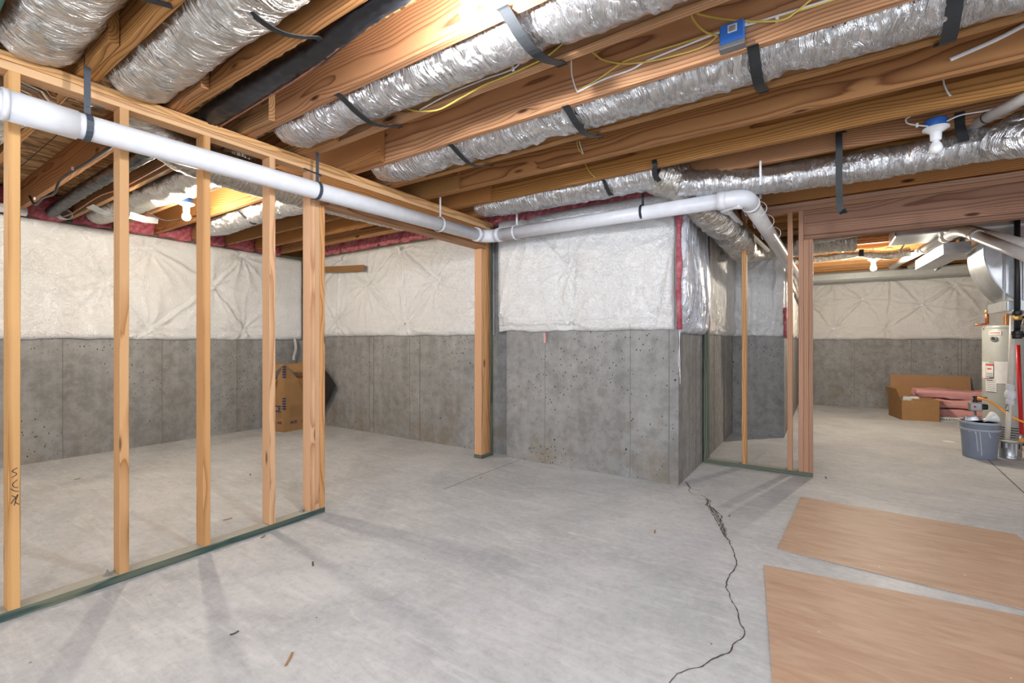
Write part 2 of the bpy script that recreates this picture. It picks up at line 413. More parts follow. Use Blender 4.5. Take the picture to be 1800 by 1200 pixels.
def lathe(name, prof, loc, mat, parent=None, seg=24, axis=(0, 0, 1)):
    ax = Vector(axis).normalized(); q = Vector((0, 0, 1)).rotation_difference(ax); vs = []; fs = []
    for r, z in prof:
        for k in range(seg):
            a = 2*PI*k/seg; vs.append(Vector(loc) + q @ Vector((r*math.cos(a), r*math.sin(a), z)))
    for i in range(len(prof)-1):
        for k in range(seg): fs.append((i*seg+k, i*seg+(k+1) % seg, (i+1)*seg+(k+1) % seg, (i+1)*seg+k))
    fs.append(tuple(range(seg))[::-1]); fs.append(tuple((len(prof)-1)*seg+k for k in range(seg)))
    o = mk(name, vs, fs, mat, parent, True)
    try:
        o.data.set_sharp_from_angle(angle=math.radians(40))
    except Exception: pass
    return o
def prism(name, poly, z0, z1, mat, parent=None):
    n = len(poly); vs = [(x, y, z0) for x, y in poly] + [(x, y, z1) for x, y in poly]
    fs = [tuple(range(n))[::-1], tuple(range(n, 2*n))] + [(i, (i+1) % n, n+(i+1) % n, n+i) for i in range(n)]
    return mk(name, vs, fs, mat, parent)
# ------------------------------------------------------------------ structure
BS = []
def struct(o): o['kind'] = 'structure'; return o
floor = struct(prism('floor', [(-6.9, -3.2), (4.7, -3.2), (4.7, 10.9), (-6.9, 10.9)], -.12, 0, 'concrete_floor'))
XL, YB, YF, XS, YI, XI, YFAR = -6.48, 4.06, 3.985, -1.01, 6.72, -.42, 10.6
ZT = 2.41
def wall(name, x0, x1, y0, y1, z1=ZT):
    return struct(box(name, x0, x1, y0, y1, -.05, z1, 'concrete_wall', None, .004))
wl_left = wall('wall_left', XL-.22, XL, -3.2, YB+.2)
wl_back = wall('wall_back', XL-.2, -2.75, YB, YB+.22)
wl_front = wall('wall_bay_front', -2.75, XS, YF, YF+.3)
wl_side = wall('wall_bay_side', XS-.2, XS, YF+.3, YI+.2)
wl_inner = wall('wall_alcove', XS, XI, YI, YI+.22)
wl_pass = wall('wall_passage', XI-.2, XI, YI+.22, YFAR+.1)
wl_far = wall('wall_far', XI-.3, 4.7, YFAR, YFAR+.22)
wl_right = wall('wall_right', 4.5, 4.7, -3.2, YFAR+.1, 2.7)
wl_rear = wall('wall_rear', XL-.2, 4.7, -3.2, -3.0, 2.7)
def seam(wallo, p, q, nrm, wid=.008, prd=.002):
    wid *= .6
    """proud fin left by the form boards, running up the wall"""
    p = Vector(p); nrm = Vector(nrm); t = Vector((abs(nrm.y), abs(nrm.x), 0))
    pts = [p + Vector((0, 0, z)) + t*.003*noise.noise(Vector((z*3, p.x, p.y))) for z in [i*q/14 for i in range(15)]]
    ribbon('form_seam', pts, t, wid, prd*2, 'form_line', wallo)
for px, py in ((108, 805), (285, 779), (418, 759)): 
    c = onZ(px, py); seam(wl_left, (XL, c.y, 0), 1.3, (1, 0, 0))
for x in (-5.0, -4.25): seam(wl_back, (x, YB, 0), 1.3, (0, -1, 0))
for px in (657, 738): seam(wl_back, (onY(px, 700, YB).x, YB, 0), 1.3, (0, -1, 0), .014)
for px in (958, 1108): seam(wl_front, (onY(px, 700, YF).x, YF, 0), 1.3, (0, -1, 0), .006)
seam(wl_front, (onY(1176, 700, YF).x, YF, 0), 1.3, (0, -1, 0), .01)
for y in (4.35, 4.62, 5.5, 6.1): seam(wl_side, (XS, y, 0), 1.3, (1, 0, 0), .02)
for px in (1502, 1602, 1684, 1690): seam(wl_far, (onY(px, 650, YFAR).x, YFAR, 0), 1.3, (0, -1, 0), .012)
seam(wl_pass, (XI, 7.05, 0), 1.3, (1, 0, 0), .02)
# sill plates on top of the concrete
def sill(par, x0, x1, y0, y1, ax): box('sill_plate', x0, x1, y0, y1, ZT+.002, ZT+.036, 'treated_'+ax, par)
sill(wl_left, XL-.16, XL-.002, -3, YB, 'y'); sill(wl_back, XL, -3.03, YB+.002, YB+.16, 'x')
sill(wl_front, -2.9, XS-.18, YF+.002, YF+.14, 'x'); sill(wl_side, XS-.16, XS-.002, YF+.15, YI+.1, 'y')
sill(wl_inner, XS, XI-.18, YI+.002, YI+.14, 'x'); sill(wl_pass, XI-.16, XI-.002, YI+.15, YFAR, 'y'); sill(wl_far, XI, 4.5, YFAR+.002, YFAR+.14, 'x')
# floor joints and crack
def strip(name, pts, wid, z, mat, par, wv=None):
    vs = []; fs = []; n = len(pts)
    for i, p in enumerate(pts):
        a = pts[max(0, i-1)]; b = pts[min(n-1, i+1)]; t = Vector((b[0]-a[0], b[1]-a[1], 0)).normalized(); s = Vector((-t.y, t.x, 0))
        w_ = wid*(wv[i] if wv else 1)
        P_ = Vector((p[0], p[1], z)); vs += [P_ - s*w_/2, P_ + s*w_/2]
    for i in range(n-1): fs.append((2*i, 2*i+1, 2*i+3, 2*i+2))
    return mk(name, vs, fs, mat, par)
strip('control_joint', [onZ(912, 809)[:2], onZ(850, 832)[:2], onZ(780, 860)[:2]], .006, .0012, 'crack_dark', floor)
strip('control_joint', [onZ(1735, 806)[:2], onZ(1800, 866)[:2], onZ(1990, 1040)[:2]], .007, .0012, 'crack_dark', floor)
CR = [(1205,848),(1213,858),(1210,863),(1216,868),(1232,870),(1240,874),(1245,880),(1243,888),(1250,893),(1254,900),(1258,905),(1262,912),(1266,920),(1271,928),(1274,938),(1277,944),(1282,950),(1284,957),(1290,970),(1291,975),(1294,985),(1295,992),(1290,1002),(1283,1010),(1278,1020),(1276,1032),(1282,1042),(1284,1052),(1291,1062),(1296,1072),(1297,1082),(1301,1090),(1302,1099),(1308,1106),(1311,1114),(1300,1124),(1287,1133),(1284,1142),(1281,1148),(1265,1152),(1247,1160),(1235,1172),(1210,1176),(1190,1184),(1176,1200),(1150,1235),(1135,1290)]
cpts = []; cw = []
for i in range(len(CR)-1):
    a = onZ(*CR[i]); b = onZ(*CR[i+1])
    for k in range(3):
        p = a.lerp(b, k/3); j = .006*noise.noise_vector(p*33)
        cpts.append((p.x+j.x, p.y+j.y)); cw.append(.55+.9*random.random())
strip('crack', cpts, .005, .0014, 'crack_dark', floor, cw)
random.seed(3)
for off, s0, s1 in ((.02, 14, 42), (-.018, 18, 48), (.035, 22, 36)):
    q = []; ww = []
    for i in range(s0, s1):
        p = Vector((*cpts[i], 0)); j = .014*noise.noise_vector(p*55+Vector((off*300, 0, 0)))
        q.append((p.x+off*math.sin((i-s0)/(s1-s0)*PI)+j.x, p.y+j.y)); ww.append(.3+random.random())
    strip('crack', q, .007, .0013, 'crack_dark', floor, ww)
q = cpts[16:44]; strip('crack_crumbs', q, .045, .0009, 'crack_dust', floor, [.25+.75*random.random() for _ in q])
q = [onZ(*p)[:2] for p in ((1205, 846), (1215, 858), (1222, 861), (1232, 860))]
strip('crack', q, .005, .0013, 'crack_dark', floor)

# ceiling: subfloor sheets with every joist a piece of it
ZJ = 2.45; ZD = 2.685
ceiling = struct(box('ceiling', -6.9, 4.7, -3.2, 10.9, ZD, ZD+.02, 'strand_board'))
yN = [-.04, .335, .712, 1.085, 1.452, 1.828, 2.205, 2.585, 2.962, 3.345, 3.698, 4.075, 4.452]
lowj = [-.415-.375*k for k in range(6)]
for y in lowj + yN[:10]:
    box('joist', -3.0, 4.5, y, y+.038, ZJ, ZD, 'joist_x', ceiling)
for y in yN[10:] + [4.83+.375*k for k in range(16)]:
    x0 = -3.0 if y < 3.8 else (-1.14 if y < 6.7 else -.56)
    box('joist', x0, 4.5, y, y+.038, ZJ, ZD, 'joist_x', ceiling)
EX = {2: -2.566, 3: -2.48, 4: -2.542, 5: -2.6, 6: -2.535, 8: -2.53, 9: -2.5, 10: -2.46}
for i, y in enumerate(lowj + yN[:10]):
    k = i-5
    box('joist', -6.6, EX.get(k, -2.55), y-.040, y-.002, ZJ+.001, ZD, 'joist_x', ceiling)
box('joist', -6.6, -2.46, yN[10]-.04, yN[10]-.002, ZJ+.001, ZD, 'joist_x', ceiling)
box('rim_board', XL-.2, XL-.14, -3, 4.3, ZJ, ZD, 'joist_y', ceiling); box('rim_board', -6.6, -1.14, 4.2, 4.24, ZJ, ZD, 'joist_x', ceiling)
box('rim_board', -1.2, -1.16, 4.2, 6.9, ZJ, ZD, 'joist_y', ceiling); box('rim_board', -.62, -.58, 6.8, 10.8, ZJ, ZD, 'joist_y', ceiling)
box('rim_board', -1.2, -.6, 6.86, 6.9, ZJ, ZD, 'joist_x', ceiling); box('rim_board', -.6, 4.5, 10.78, 10.82, ZJ, ZD, 'joist_x', ceiling)
# panel joints of the subfloor
for y in (.95, 2.1, 3.2, -.3): box('panel_gap', -6.5, 4.5, y, y+.006, ZD-.0015, ZD+.001, 'crack_dark', ceiling, 0)
# pink batts stuffed into the rim bays
def puff(name, x0, x1, y0, y1, z0, z1, mat, par, amp=.02, res=.03, seed=0.):
    bm = bmesh.new(); bmesh.ops.create_cube(bm, size=1.)
    n = max(2, min(9, int(max(x1-x0, y1-y0, z1-z0)/res)))
    bmesh.ops.subdivide_edges(bm, edges=list(bm.edges), cuts=n, use_grid_fill=True)
    for v in bm.verts:
        c = v.co; r = Vector((c.x, c.y, c.z)); rr = max(abs(r.x), abs(r.y), abs(r.z))
        sph = r.normalized()*.55 if r.length > 0 else r
        r = r.lerp(sph*1.05, .22)
        p = Vector(((x0+x1)/2 + r.x*(x1-x0), (y0+y1)/2 + r.y*(y1-y0), (z0+z1)/2 + r.z*(z1-z0)))
        p += noise.noise_vector(p*9 + Vector((seed, 0, 0)))*amp
        v.co = p
    return bmobj(name, bm, mat, par, True)
allL = sorted([y-.04 for y in lowj+yN[:10]]) + [3.66]
for a, b in zip(allL, allL[1:]):
    if b > -1: puff('rim_batt', XL-.14, XL+.06, a+.04, b, ZJ-.03, ZD-.01, 'pink_fibreglass', wl_left, .022, .04, a)
for k in range(9):
    puff('rim_batt', -6.4+k*.4, -6.0+k*.4, YB-.03, YB+.13, ZJ-.02, ZD-.06, 'pink_fibreglass', wl_back, .022, .05, k)
for k in range(5): puff('rim_batt', -2.9+k*.37, -2.5+k*.37, YF-.02, YF+.13, ZJ-.03, ZD-.06, 'pink_fibreglass', wl_front, .022, .05, k+20)
for k in range(6): puff('rim_batt', XS-.14, XS+.03, 4.1+k*.4, 4.5+k*.4, ZJ-.02, ZD-.06, 'pink_fibreglass', wl_side, .02, .05, k+40)

# ------------------------------------------------------------------ stud walls
XW = -2.914
t = thing('stud_wall', (XW-.045, 1.0, 0), 'long open stud wall of bare lumber at left with treated bottom plate', 'stud wall')
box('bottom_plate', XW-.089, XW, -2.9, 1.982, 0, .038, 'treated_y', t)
for y in (-2.4, -2.0, -1.6, -1.2, -.8, -.4, -.0): box('stud', XW-.087, XW-.001, y-.3+.36, y-.3+.398, .038, 2.368, 'stud_z', t)
for y in (.452, .834, 1.209, 1.588): box('stud', XW-.088, XW, y, y+.038, .038, 2.368, 'stud_z', t)
box('stud', XW-.088, XW, 1.868, 1.905, .038, 2.368, 'stud_z', t)
box('stud', XW-.088, XW-.004, 1.906, 1.943, .038, 2.368, 'stud_z', t)
tag(box('jack_stud', XW-.088, XW, 1.944, 1.981, .038, 2.15, 'stud_z', t), 'short stud carrying the header')
box('header', XW-.085, XW-.045, 1.944, 3.852, 2.192, 2.366, 'joist_y', t)
box('header', XW-.042, XW-.002, 1.944, 3.852, 2.192, 2.366, 'joist_y', t)
box('header_plate', XW-.089, XW, 1.944, 3.852, 2.153, 2.191, 'joist_y', t)
box('top_plate', XW-.089, XW, -2.9, 3.93, 2.368, 2.406, 'stud_y', t)
box('top_plate', XW-.089, XW+.002, -2.9, 3.98, 2.407, 2.446, 'stud_y', t)
for i, y in enumerate((3.776, 3.815)): tag(box('jack_stud', XW-.089, XW, y, y+.038, .038, 2.152, 'stud_z', t))
box('stud', XW-.089, XW, 3.855, 3.892, .038, 2.368, 'stud_z', t)
box('stud', XW-.075, XW-.005, 3.897, 3.93, .038, 2.368, 'joist_z', t)
tag(box('wall_stud', XW-.08, XW+.0, 3.935, 3.975, .0, 2.405, 'treated_z', t), 'dark treated stud against the concrete')
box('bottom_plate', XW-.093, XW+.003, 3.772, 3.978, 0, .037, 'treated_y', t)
# carpenter's pencil scrawl on the nearest stud, anchor bolts
def stroke(name, pts, r, mat, par): return tube(name, smooth_path(pts, 5), r, mat, par, 5)
for pts in (((.462, .612), (.478, .625), (.464, .64), (.480, .652)), ((.480, .60), (.466, .585), (.47, .57), (.482, .565)), ((.46, .50), (.482, .535), (.474, .505), (.486, .49)), ((.463, .535), (.475, .52), (.47, .49)), ((.46, .565), (.472, .552), (.484, .548))):
    stroke('pencil_mark', [(XW+.0008, a, b) for a, b in pts], .0014, 'black_ink', t)
for y in (.80, 1.84):
    lathe('anchor_bolt', [(.018, 0), (.018, .004), (.009, .005), (.009, .014), (.004, .015), (.004, .025)], (XW-.05, y, .038), 'steel', t, 10)

YS = 4.89
t2 = thing('stud_wall', (-.5, YS, 0), 'short reddish stud wall with wide door header beside the projecting concrete bay', 'stud wall')
box('bottom_plate', -1.0, -.086, YS, YS+.089, 0, .038, 'treated_x', t2)
tag(box('wall_stud', -.998, -.958, YS+.002, YS+.089, .038, 2.36, 'treated_z', t2), 'green treated stud against the concrete')
for x0, mt in ((-.655, 'stud_z'), (-.28, 'redstud_z'), (-.195, 'redstud_z')): box('stud', x0, x0+.038, YS, YS+.089, .038, 2.366, mt, t2)
for x0 in (-.156, -.117): box('jack_stud', x0, x0+.031 if x0 > -.13 else x0+.038, YS+.001, YS+.089, .038, 2.104, 'redstud_z', t2)
box('header_plate', -.156, 3.4, YS, YS+.089, 2.105, 2.143, 'header_x', t2)
box('header', -.156, 3.4, YS+.001, YS+.04, 2.144, 2.365, 'header_x', t2)
box('header', -.156, 3.4, YS+.048, YS+.088, 2.144, 2.365, 'header_x', t2)
box('top_plate', -.66, 4.45, YS, YS+.089, 2.367, 2.405, 'redstud_x', t2); box('top_plate', -.66, 4.45, YS, YS+.089, 2.407, 2.446, 'redstud_x', t2)
for x0 in (3.401, 3.44, 3.9, 4.3): box('stud', x0, x0+.038, YS, YS+.089, .038, 2.366, 'redstud_z', t2)
box('bottom_plate', 3.4, 4.45, YS, YS+.089, 0, .037, 'treated_x', t2)

# ------------------------------------------------------------------ insulation blankets
def blanket(label, origin, ud, nd, width, z0, z1, pins, mat='white_facing', thick=.07, res=.017, seed=1., creases=(), group=None, folds=0., name='insulation_blanket', pinmat='paper'):
    """origin: bottom left on wall, ud along wall, nd out of the wall; pins in (u, z)"""
    o0 = Vector(origin); ud = Vector(ud); nd = Vector(nd); hgt = z1-z0
    nu = max(6, int(width/res)); nv = max(6, int(hgt/res)); vs = []; uv = []; fs = []
    pp = [(u, z-z0) for u, z in pins]
    rnd = [(random.random()*6, random.choice((5, 6, 7))) for _ in pp]
    cr = []
    for i in range(len(pp)):
        for j in range(i):
            d = math.hypot(pp[i][0]-pp[j][0], pp[i][1]-pp[j][1])
            if .25 < d < .95: cr.append((pp[i], pp[j]))
    for j in range(nv+1):
        for i in range(nu+1):
            u = width*i/nu; v = hgt*j/nv
            q = Vector((u*1.6+seed*7.3, v*1.6, seed))
            h = thick*(.75+.5*noise.noise(q))
            for (a, b), (ph, kf) in zip(pp, rnd):
                du, dv = u-a, v-b; r = math.hypot(du, dv); th_ = math.atan2(dv, du)
                h -= thick*.75*math.exp(-r/.10)
                w_ = math.cos(th_*kf+ph+2.5*noise.noise(Vector((th_*1.1, seed, ph)))+1.6*noise.noise(Vector((u*3, v*3, ph))))
                h += .036*((1-abs(w_))**1.6-.35)*math.exp(-r/.30)*(1-math.exp(-r/.04))
            for (a, b), (c, d) in cr:
                L2 = (c-a)**2+(d-b)**2; s = max(0, min(1, ((u-a)*(c-a)+(v-b)*(d-b))/L2))
                wob = .02*noise.noise(Vector((s*5, a*3, c)))
                du, dv = u-(a+(c-a)*s), v-(b+(d-b)*s)
                dd = (du*(d-b)-dv*(c-a))/math.sqrt(L2) + wob
                if abs(math.hypot(du, dv)) < .12: h += .026*math.exp(-abs(dd)/.016) - .024*math.exp(-abs(dd-.035)/.022)
            h += .006*noise.noise(Vector((u*9, v*5, seed+4))) + .004*abs(noise.noise(Vector((u*22, v*14, seed))))
            if folds: h += folds*abs(noise.noise(Vector((u*13+1.2*noise.noise(Vector((u*2, v*1.5, 0))), v*.9, seed))))
            # rolled edges
            e = min(v, hgt-v); h *= min(1., .25+.75*math.sqrt(min(1, e/.05)))
            e = min(u, width-u); h *= min(1., .3+.7*math.sqrt(min(1, e/.04)))
            zz = z0+v + (.018*noise.noise(Vector((u*3.1, seed, 9)))+.008*noise.noise(Vector((u*11, seed, 2))))*(1-v/hgt)**4
            vs.append(o0 + ud*u + nd*max(h, .008) + Vector((0, 0, zz-o0.z))); uv.append((v, u))
    m = nu+1
    for j in range(nv):
        for i in range(nu): fs.append((j*m+i, j*m+i+1, (j+1)*m+i+1, (j+1)*m+i))
    # back skin edges: fold back to the wall
    n0 = len(vs); ring = [j*m for j in range(nv, -1, -1)] + [i for i in range(1, m)] + [j*m+nu for j in range(1, nv+1)] + [nv*m+i for i in range(nu-1, 0, -1)]
    for k in ring:
        p = vs[k]; d = (p-o0).dot(nd); vs.append(p - nd*(d-.003)); uv.append(uv[k])
    R = len(ring)
    for k in range(R): fs.append((ring[k], n0+k, n0+(k+1) % R, ring[(k+1) % R]))
    fs.append(tuple(n0+k for k in range(R))[::-1])
    o = mk(name, vs, fs, mat, None, True, uv); tag(o, label, 'insulation', group)
    for a, b in pp:
        if .02 < a < width-.02:
            p = o0 + ud*a + Vector((0, 0, z0+b-o0.z))
            i = min(nu, max(0, round(a/width*nu))); j = min(nv, max(0, round(b/hgt*nv)))
            d = (vs[j*m+i]-o0).dot(nd)
            pc = p + nd*d
            lathe('pin', [(.020, 0), (.020, .003), (.005, .0035), (.004, .006)], pc-nd*.0005, pinmat, o, 12, nd)
    return o
def upx(f, pts, plane): 
    return [f(px, py, plane) for px, py in pts]
# left wall
L0 = -1.0
pins = [(-.5, 1.9), (.3, 2.2), (.2, 1.6), (.75, 2.0)] + [(p.y-L0, p.z) for p in upx(onX, [(192, 497), (268, 436), (263, 583), (375, 505), (428, 450), (431, 580)], XL+.05)]
pins = [(p[0] if i > 3 else p[0]+.7, p[1]) for i, p in enumerate(pins)] 
blanket('white plastic-faced insulation blanket along the left wall behind the open studs', (XL, L0, 1.22), (0, 1, 0), (1, 0, 0), YB-L0-.06, 1.225, ZT+.0, pins, seed=1., pinmat='white_strap')
pins = [(p.x-XL, p.z) for p in upx(onY, [(590, 566), (600, 455), (645, 503), (703, 438), (763, 493), (707, 568), (560, 500)], YB-.05)]
blanket('white glossy insulation blanket on the back wall with a brown tape strip', (XL+.07, YB, 1.27), (1, 0, 0), (0, -1, 0), 3.46, 1.27, ZT, [(a-.07, b) for a, b in pins], seed=2., pinmat='white_strap')
pins = [(p.x+2.84, p.z) for p in upx(onY, [(1001, 466), (997, 566), (1158, 562), (878, 568), (1190, 400), (925, 372)], YF-.06)]
o = blanket('bright white insulation blanket on the front of the projecting bay', (-2.84, YF, 1.30), (1, 0, 0), (0, -1, 0), 1.80, 1.30, 2.452, pins, seed=3., thick=.085)
# torn fibreglass edges
def tuft_strip(par_name, x, y, z0, z1, sx, sy, seed, label, cat='insulation'):
    pts = []; n = 36; vs = []; fs = []
    for i in range(n+1):
        z = z0+(z1-z0)*i/n
        wx = sx*(.65+.7*abs(noise.noise(Vector((z*6, seed, 0))))); wy = sy*(.7+.6*abs(noise.noise(Vector((z*7, seed, 5)))))
        ox = .012*noise.noise(Vector((z*4, seed, 3)))
        for a in range(8):
            an = a/8*2*PI; vs.append((x+ox+wx/2*math.cos(an), y+wy/2*math.sin(an), z))
    for i in range(n):
        for a in range(8): fs.append((i*8+a, i*8+(a+1) % 8, (i+1)*8+(a+1) % 8, (i+1)*8+a))
    fs.append(tuple(range(8))[::-1]); fs.append(tuple(n*8+a for a in range(8)))
    o = mk(par_name, vs, fs, 'pink_fibreglass', None, True); return tag(o, label, cat)
tuft_strip('fibreglass_edge', XS+.02, YF-.052, 1.30, 2.36, .055, .06, 1.3, 'ragged pink fibreglass edge at the outer corner of the projecting bay')
blanket('silvery crumpled insulation wrap on the side of the projecting bay near its corner', (XS, YF+.0, 1.28), (0, 1, 0), (1, 0, 0), .98, 1.27, 2.36, [(.15, 1.33)], mat='silver_facing', thick=.075, seed=4., folds=.05, res=.014)
tuft_strip('fibreglass_edge', XS+.03, YF+1.0, 1.27, 2.2, .05, .035, 2.3, 'thin pink fibreglass edge between silvery wrap and cream blanket')
blanket('cream insulation blanket inside the alcove on the bay side wall', (XS, YF+1.03, 1.28), (0, 1, 0), (1, 0, 0), YI-YF-1.05, 1.27, 2.38, [(.5, 1.33), (1.1, 1.33), (.8, 2.3)], mat='grey_facing', thick=.05, seed=5., folds=.02)
pins = [(p.x-XS, p.z) for p in upx(onY, [(1357, 567), (1364, 438), (1310, 575)], YI-.05)]
blanket('white insulation blanket on the alcove back wall with long soft folds', (XS+.01, YI, 1.27), (1, 0, 0), (0, -1, 0), XI-XS-.0, 1.27, 2.38, pins, seed=6., folds=.03, res=.014, pinmat='white_strap')
tuft_strip('fibreglass_edge', XI+.01, YI-.03, 1.25, 1.62, .05, .06, 5.3, 'small orange-pink fibreglass tuft at the alcove corner')
blanket('narrow insulation blanket on the passage wall behind the short stud wall', (XI, YI+.03, 1.25), (0, 1, 0), (1, 0, 0), 3.7, 1.25, 2.38, [(.6, 1.4), (1.2, 2.1), (2., 1.5), (2.7, 2.1)], mat='grey_facing', thick=.05, seed=7., res=.03)
pins = [(p.x-XI, p.z) for p in upx(onY, [(1465, 490), (1516, 526), (1563, 485), (1620, 536), (1465, 578), (1557, 578), (1733, 553), (1425, 530), (1680, 500)], YFAR-.05)]
blanket('greyish quilted insulation blanket on the far wall of the mechanical room', (XI+.06, YFAR, 1.235), (1, 0, 0), (0, -1, 0), 3.6, 1.235, 2.40, [(a-.06, b) for a, b in pins], mat='grey_facing', seed=8., thick=.085, res=.02, pinmat='white_strap')
# tape strip on the back wall blanket and dangling scraps
p0 = onY(560, 474, YB-.11); p1 = onY(640, 471, YB-.11)
tp = ribbon('tape_strip', [p0, (p0+p1)/2+Vector((0, -.012, -.005)), p1], (0, 0, 1), .085, .002, 'cardboard_dark')
tag(tp, 'flat brown cardboard strip stuck on the back wall insulation', 'strip')
p = onX(516, 600, XL+.06)
sc = ribbon('plastic_scrap', smooth_path([(XL+.09, p.y, 1.24), (XL+.10, p.y+.01, 1.1), (XL+.08, p.y-.01, .98), (XL+.09, p.y-.015, .93)], 5), (0, 1, .2), .035, .004, 'grey_facing')
tag(sc, 'torn scrap of plastic dangling below the left wall blanket', 'scrap')
p = onY(957, 590, YF-.02)
sc = ribbon('fibreglass_scrap', [p + Vector((0, 0, .03)), p+Vector((.01, -.005, -.02)), p+Vector((.004, 0, -.07))], (1, 0, 0), .022, .008, 'pale_pink_fibreglass')
tag(sc, 'tiny pink fibreglass tuft hanging below the bay front blanket', 'scrap')
p = onY(1196, 600, YF-.03)
for i in range(3):
    sc = tube('frayed_thread', smooth_path([(XS+.01+i*.006, YF-.03, 1.30), (XS+.018, YF-.035, 1.18), (XS+.006+i*.008, YF-.03, 1.05-i*.06), (XS+.02, YF-.03, .95-i*.05)], 5), .0018, 'white_strap', None, 5)
    tag(sc, 'frayed white thread hanging at the bay corner', 'thread', 'frayed threads at the bay corner')

# ------------------------------------------------------------------ ducts
def duct(label, pts, r, mat='duct_foil', crinkle=.010, seg=36, n=22, sag=0., freq=26., group=None, name='flexible_duct', ends=False, rf=None, sq=1.):
    P_ = smooth_path(pts, n)
    L_ = sum((P_[i+1]-P_[i]).length for i in range(len(P_)-1))
    m = max(8, int(L_/.022)); Q = []; acc = 0; k = 0; step = L_/m
    cum = [0]
    for i in range(len(P_)-1): cum.append(cum[-1]+(P_[i+1]-P_[i]).length)
    for i in range(m+1):
        s = min(L_-1e-6, i*step)
        while k < len(cum)-2 and cum[k+1] < s: k += 1
        f = (s-cum[k])/max(1e-9, cum[k+1]-cum[k]); Q.append(P_[k].lerp(P_[k+1], f))
    o = tube(name, Q, r, mat, None, seg, True, crinkle, rf, sq, freq)
    return tag(o, label, 'duct', group)
def pinch(r, spots, depth=.12, wid=.05):
    return lambda f, s: r*(1-depth*sum(math.exp(-((s-q)/wid)**2) for q in spots))
def endr(r, L0=.12):
    return lambda f, s: r*min(1., .55+.45*math.sqrt(min(1, s/L0)))
def bay_strap(par, a, b, low, width=.045, mat='black_strap', z=ZJ-.003, mid=None):
    """strap nailed under two joists and slung beneath the duct"""
    a = onZ(*a, z); b = onZ(*b, z)
    m_ = (a+b)/2; m_.z = low
    if mid: m_.x += mid
    pts = smooth_path([a-Vector((0, .03, 0)), a, a.lerp(m_, .5)+Vector((0, 0, -.012)), m_, b.lerp(m_, .5)+Vector((0, 0, -.008)), b, b+Vector((0, .02, 0))], 4)
    return ribbon('hanger_strap', pts, (1, 0, 0), width, .003, mat, par)
D0 = duct('large silver flexible duct in the leftmost ceiling bay at the frame corner', [(-2.98, .53, 2.56), (-2.4, .525, 2.575), (-1.4, .525, 2.575), (0, .525, 2.57)], .15, rf=endr(.152), mat='duct_foil_warm')
D1 = duct('large silver flexible duct in the second ceiling bay above the nearest studs', [(-2.98, .90, 2.56), (-2.4, .905, 2.565), (-1.2, .905, 2.575), (.4, .905, 2.575)], .152, rf=endr(.154), mat='duct_foil_warm')
D2 = duct('silver flexible duct in the ceiling bay just right of the glowing bulb', [(-2.86, 1.66, 2.56), (-2.2, 1.655, 2.56), (-1.4, 1.655, 2.565), (-.4, 1.655, 2.55), (.6, 1.655, 2.56), (2.5, 1.655, 2.57)], .148, rf=lambda f, s: .15*min(1, .5+.5*math.sqrt(min(1, s/.15)))*(1-.12*math.exp(-((s-.62)/.05)**2)-.13*math.exp(-((s-1.9)/.06)**2)))
D3 = duct('long silver flexible duct in the middle ceiling bay beside the knotty joist', [(-2.88, 2.42, 2.55), (-2.0, 2.41, 2.555), (-1.0, 2.41, 2.56), (.2, 2.41, 2.555), (1.2, 2.41, 2.56), (2.6, 2.41, 2.57)], .147, rf=lambda f, s: .152*min(1, .45+.55*math.sqrt(min(1, s/.2)))*(1-.12*sum(math.exp(-((s-q)/.05)**2) for q in (.7, 1.5, 2.75, 3.9))))
D4 = duct('silver flexible duct sagging between joists above the projecting bay', [(-2.8, 3.545, 2.52), (-2.2, 3.54, 2.50), (-1.6, 3.54, 2.495), (-1.05, 3.54, 2.49)], .13, rf=lambda f, s: .132*min(1, .5+.5*math.sqrt(min(1, s/.15))))
GD = duct('fat silver duct elbow dropping past the bay corner behind the white pipe', [(-1.1, 3.55, 2.50), (-.93, 3.75, 2.42), (-.80, 4.1, 2.29), (-.72, 4.5, 2.20), (-.70, 4.95, 2.18), (-.74, 5.6, 2.20), (-.74, 6.15, 2.27), (-.55, 6.5, 2.33), (-.1, 6.6, 2.36), (.3, 6.62, 2.36)], .15, mat='duct_foil_warm', rf=lambda f, s: (.150-.03*f)*(1-.10*sum(math.exp(-((s-q)/.03)**2) for q in (1.02, 1.08))))
for yy, dz in ((4.46, .0), (4.52, -.003)):
    pts = []
    for k in range(25):
        a = 2*PI*k/24; pts.append(Vector((-.727+.143*math.cos(a), yy+.02*math.sin(a), 2.207+dz+.143*math.sin(a))))
    ribbon('clamp_band', pts, (0, 1, .1), .012, .003, 'black_strap', GD)
D5 = duct('slim silver flexible duct slung below the joists above the short stud wall', [(-.92, 3.62, 2.40), (-.7, 3.72, 2.375), (-.3, 3.80, 2.36), (.3, 3.82, 2.35), (.75, 3.78, 2.345), (.92, 3.70, 2.33)], .092, rf=lambda f, s: .097*(1-.25*math.exp(-((s-1.9)/.06)**2)))
D6 = duct('pair of bulging silver duct elbows at the right frame edge', [(.80, 3.72, 2.33), (.88, 3.60, 2.28), (1.02, 3.52, 2.25), (1.3, 3.5, 2.25), (2.2, 3.5, 2.27)], .095, crinkle=.012)
D7 = duct('upper silver duct branch at the right frame edge beside the grey vent pipe', [(.78, 3.78, 2.35), (.95, 3.66, 2.38), (1.15, 3.62, 2.37), (2.2, 3.62, 2.38)], .085, crinkle=.013)
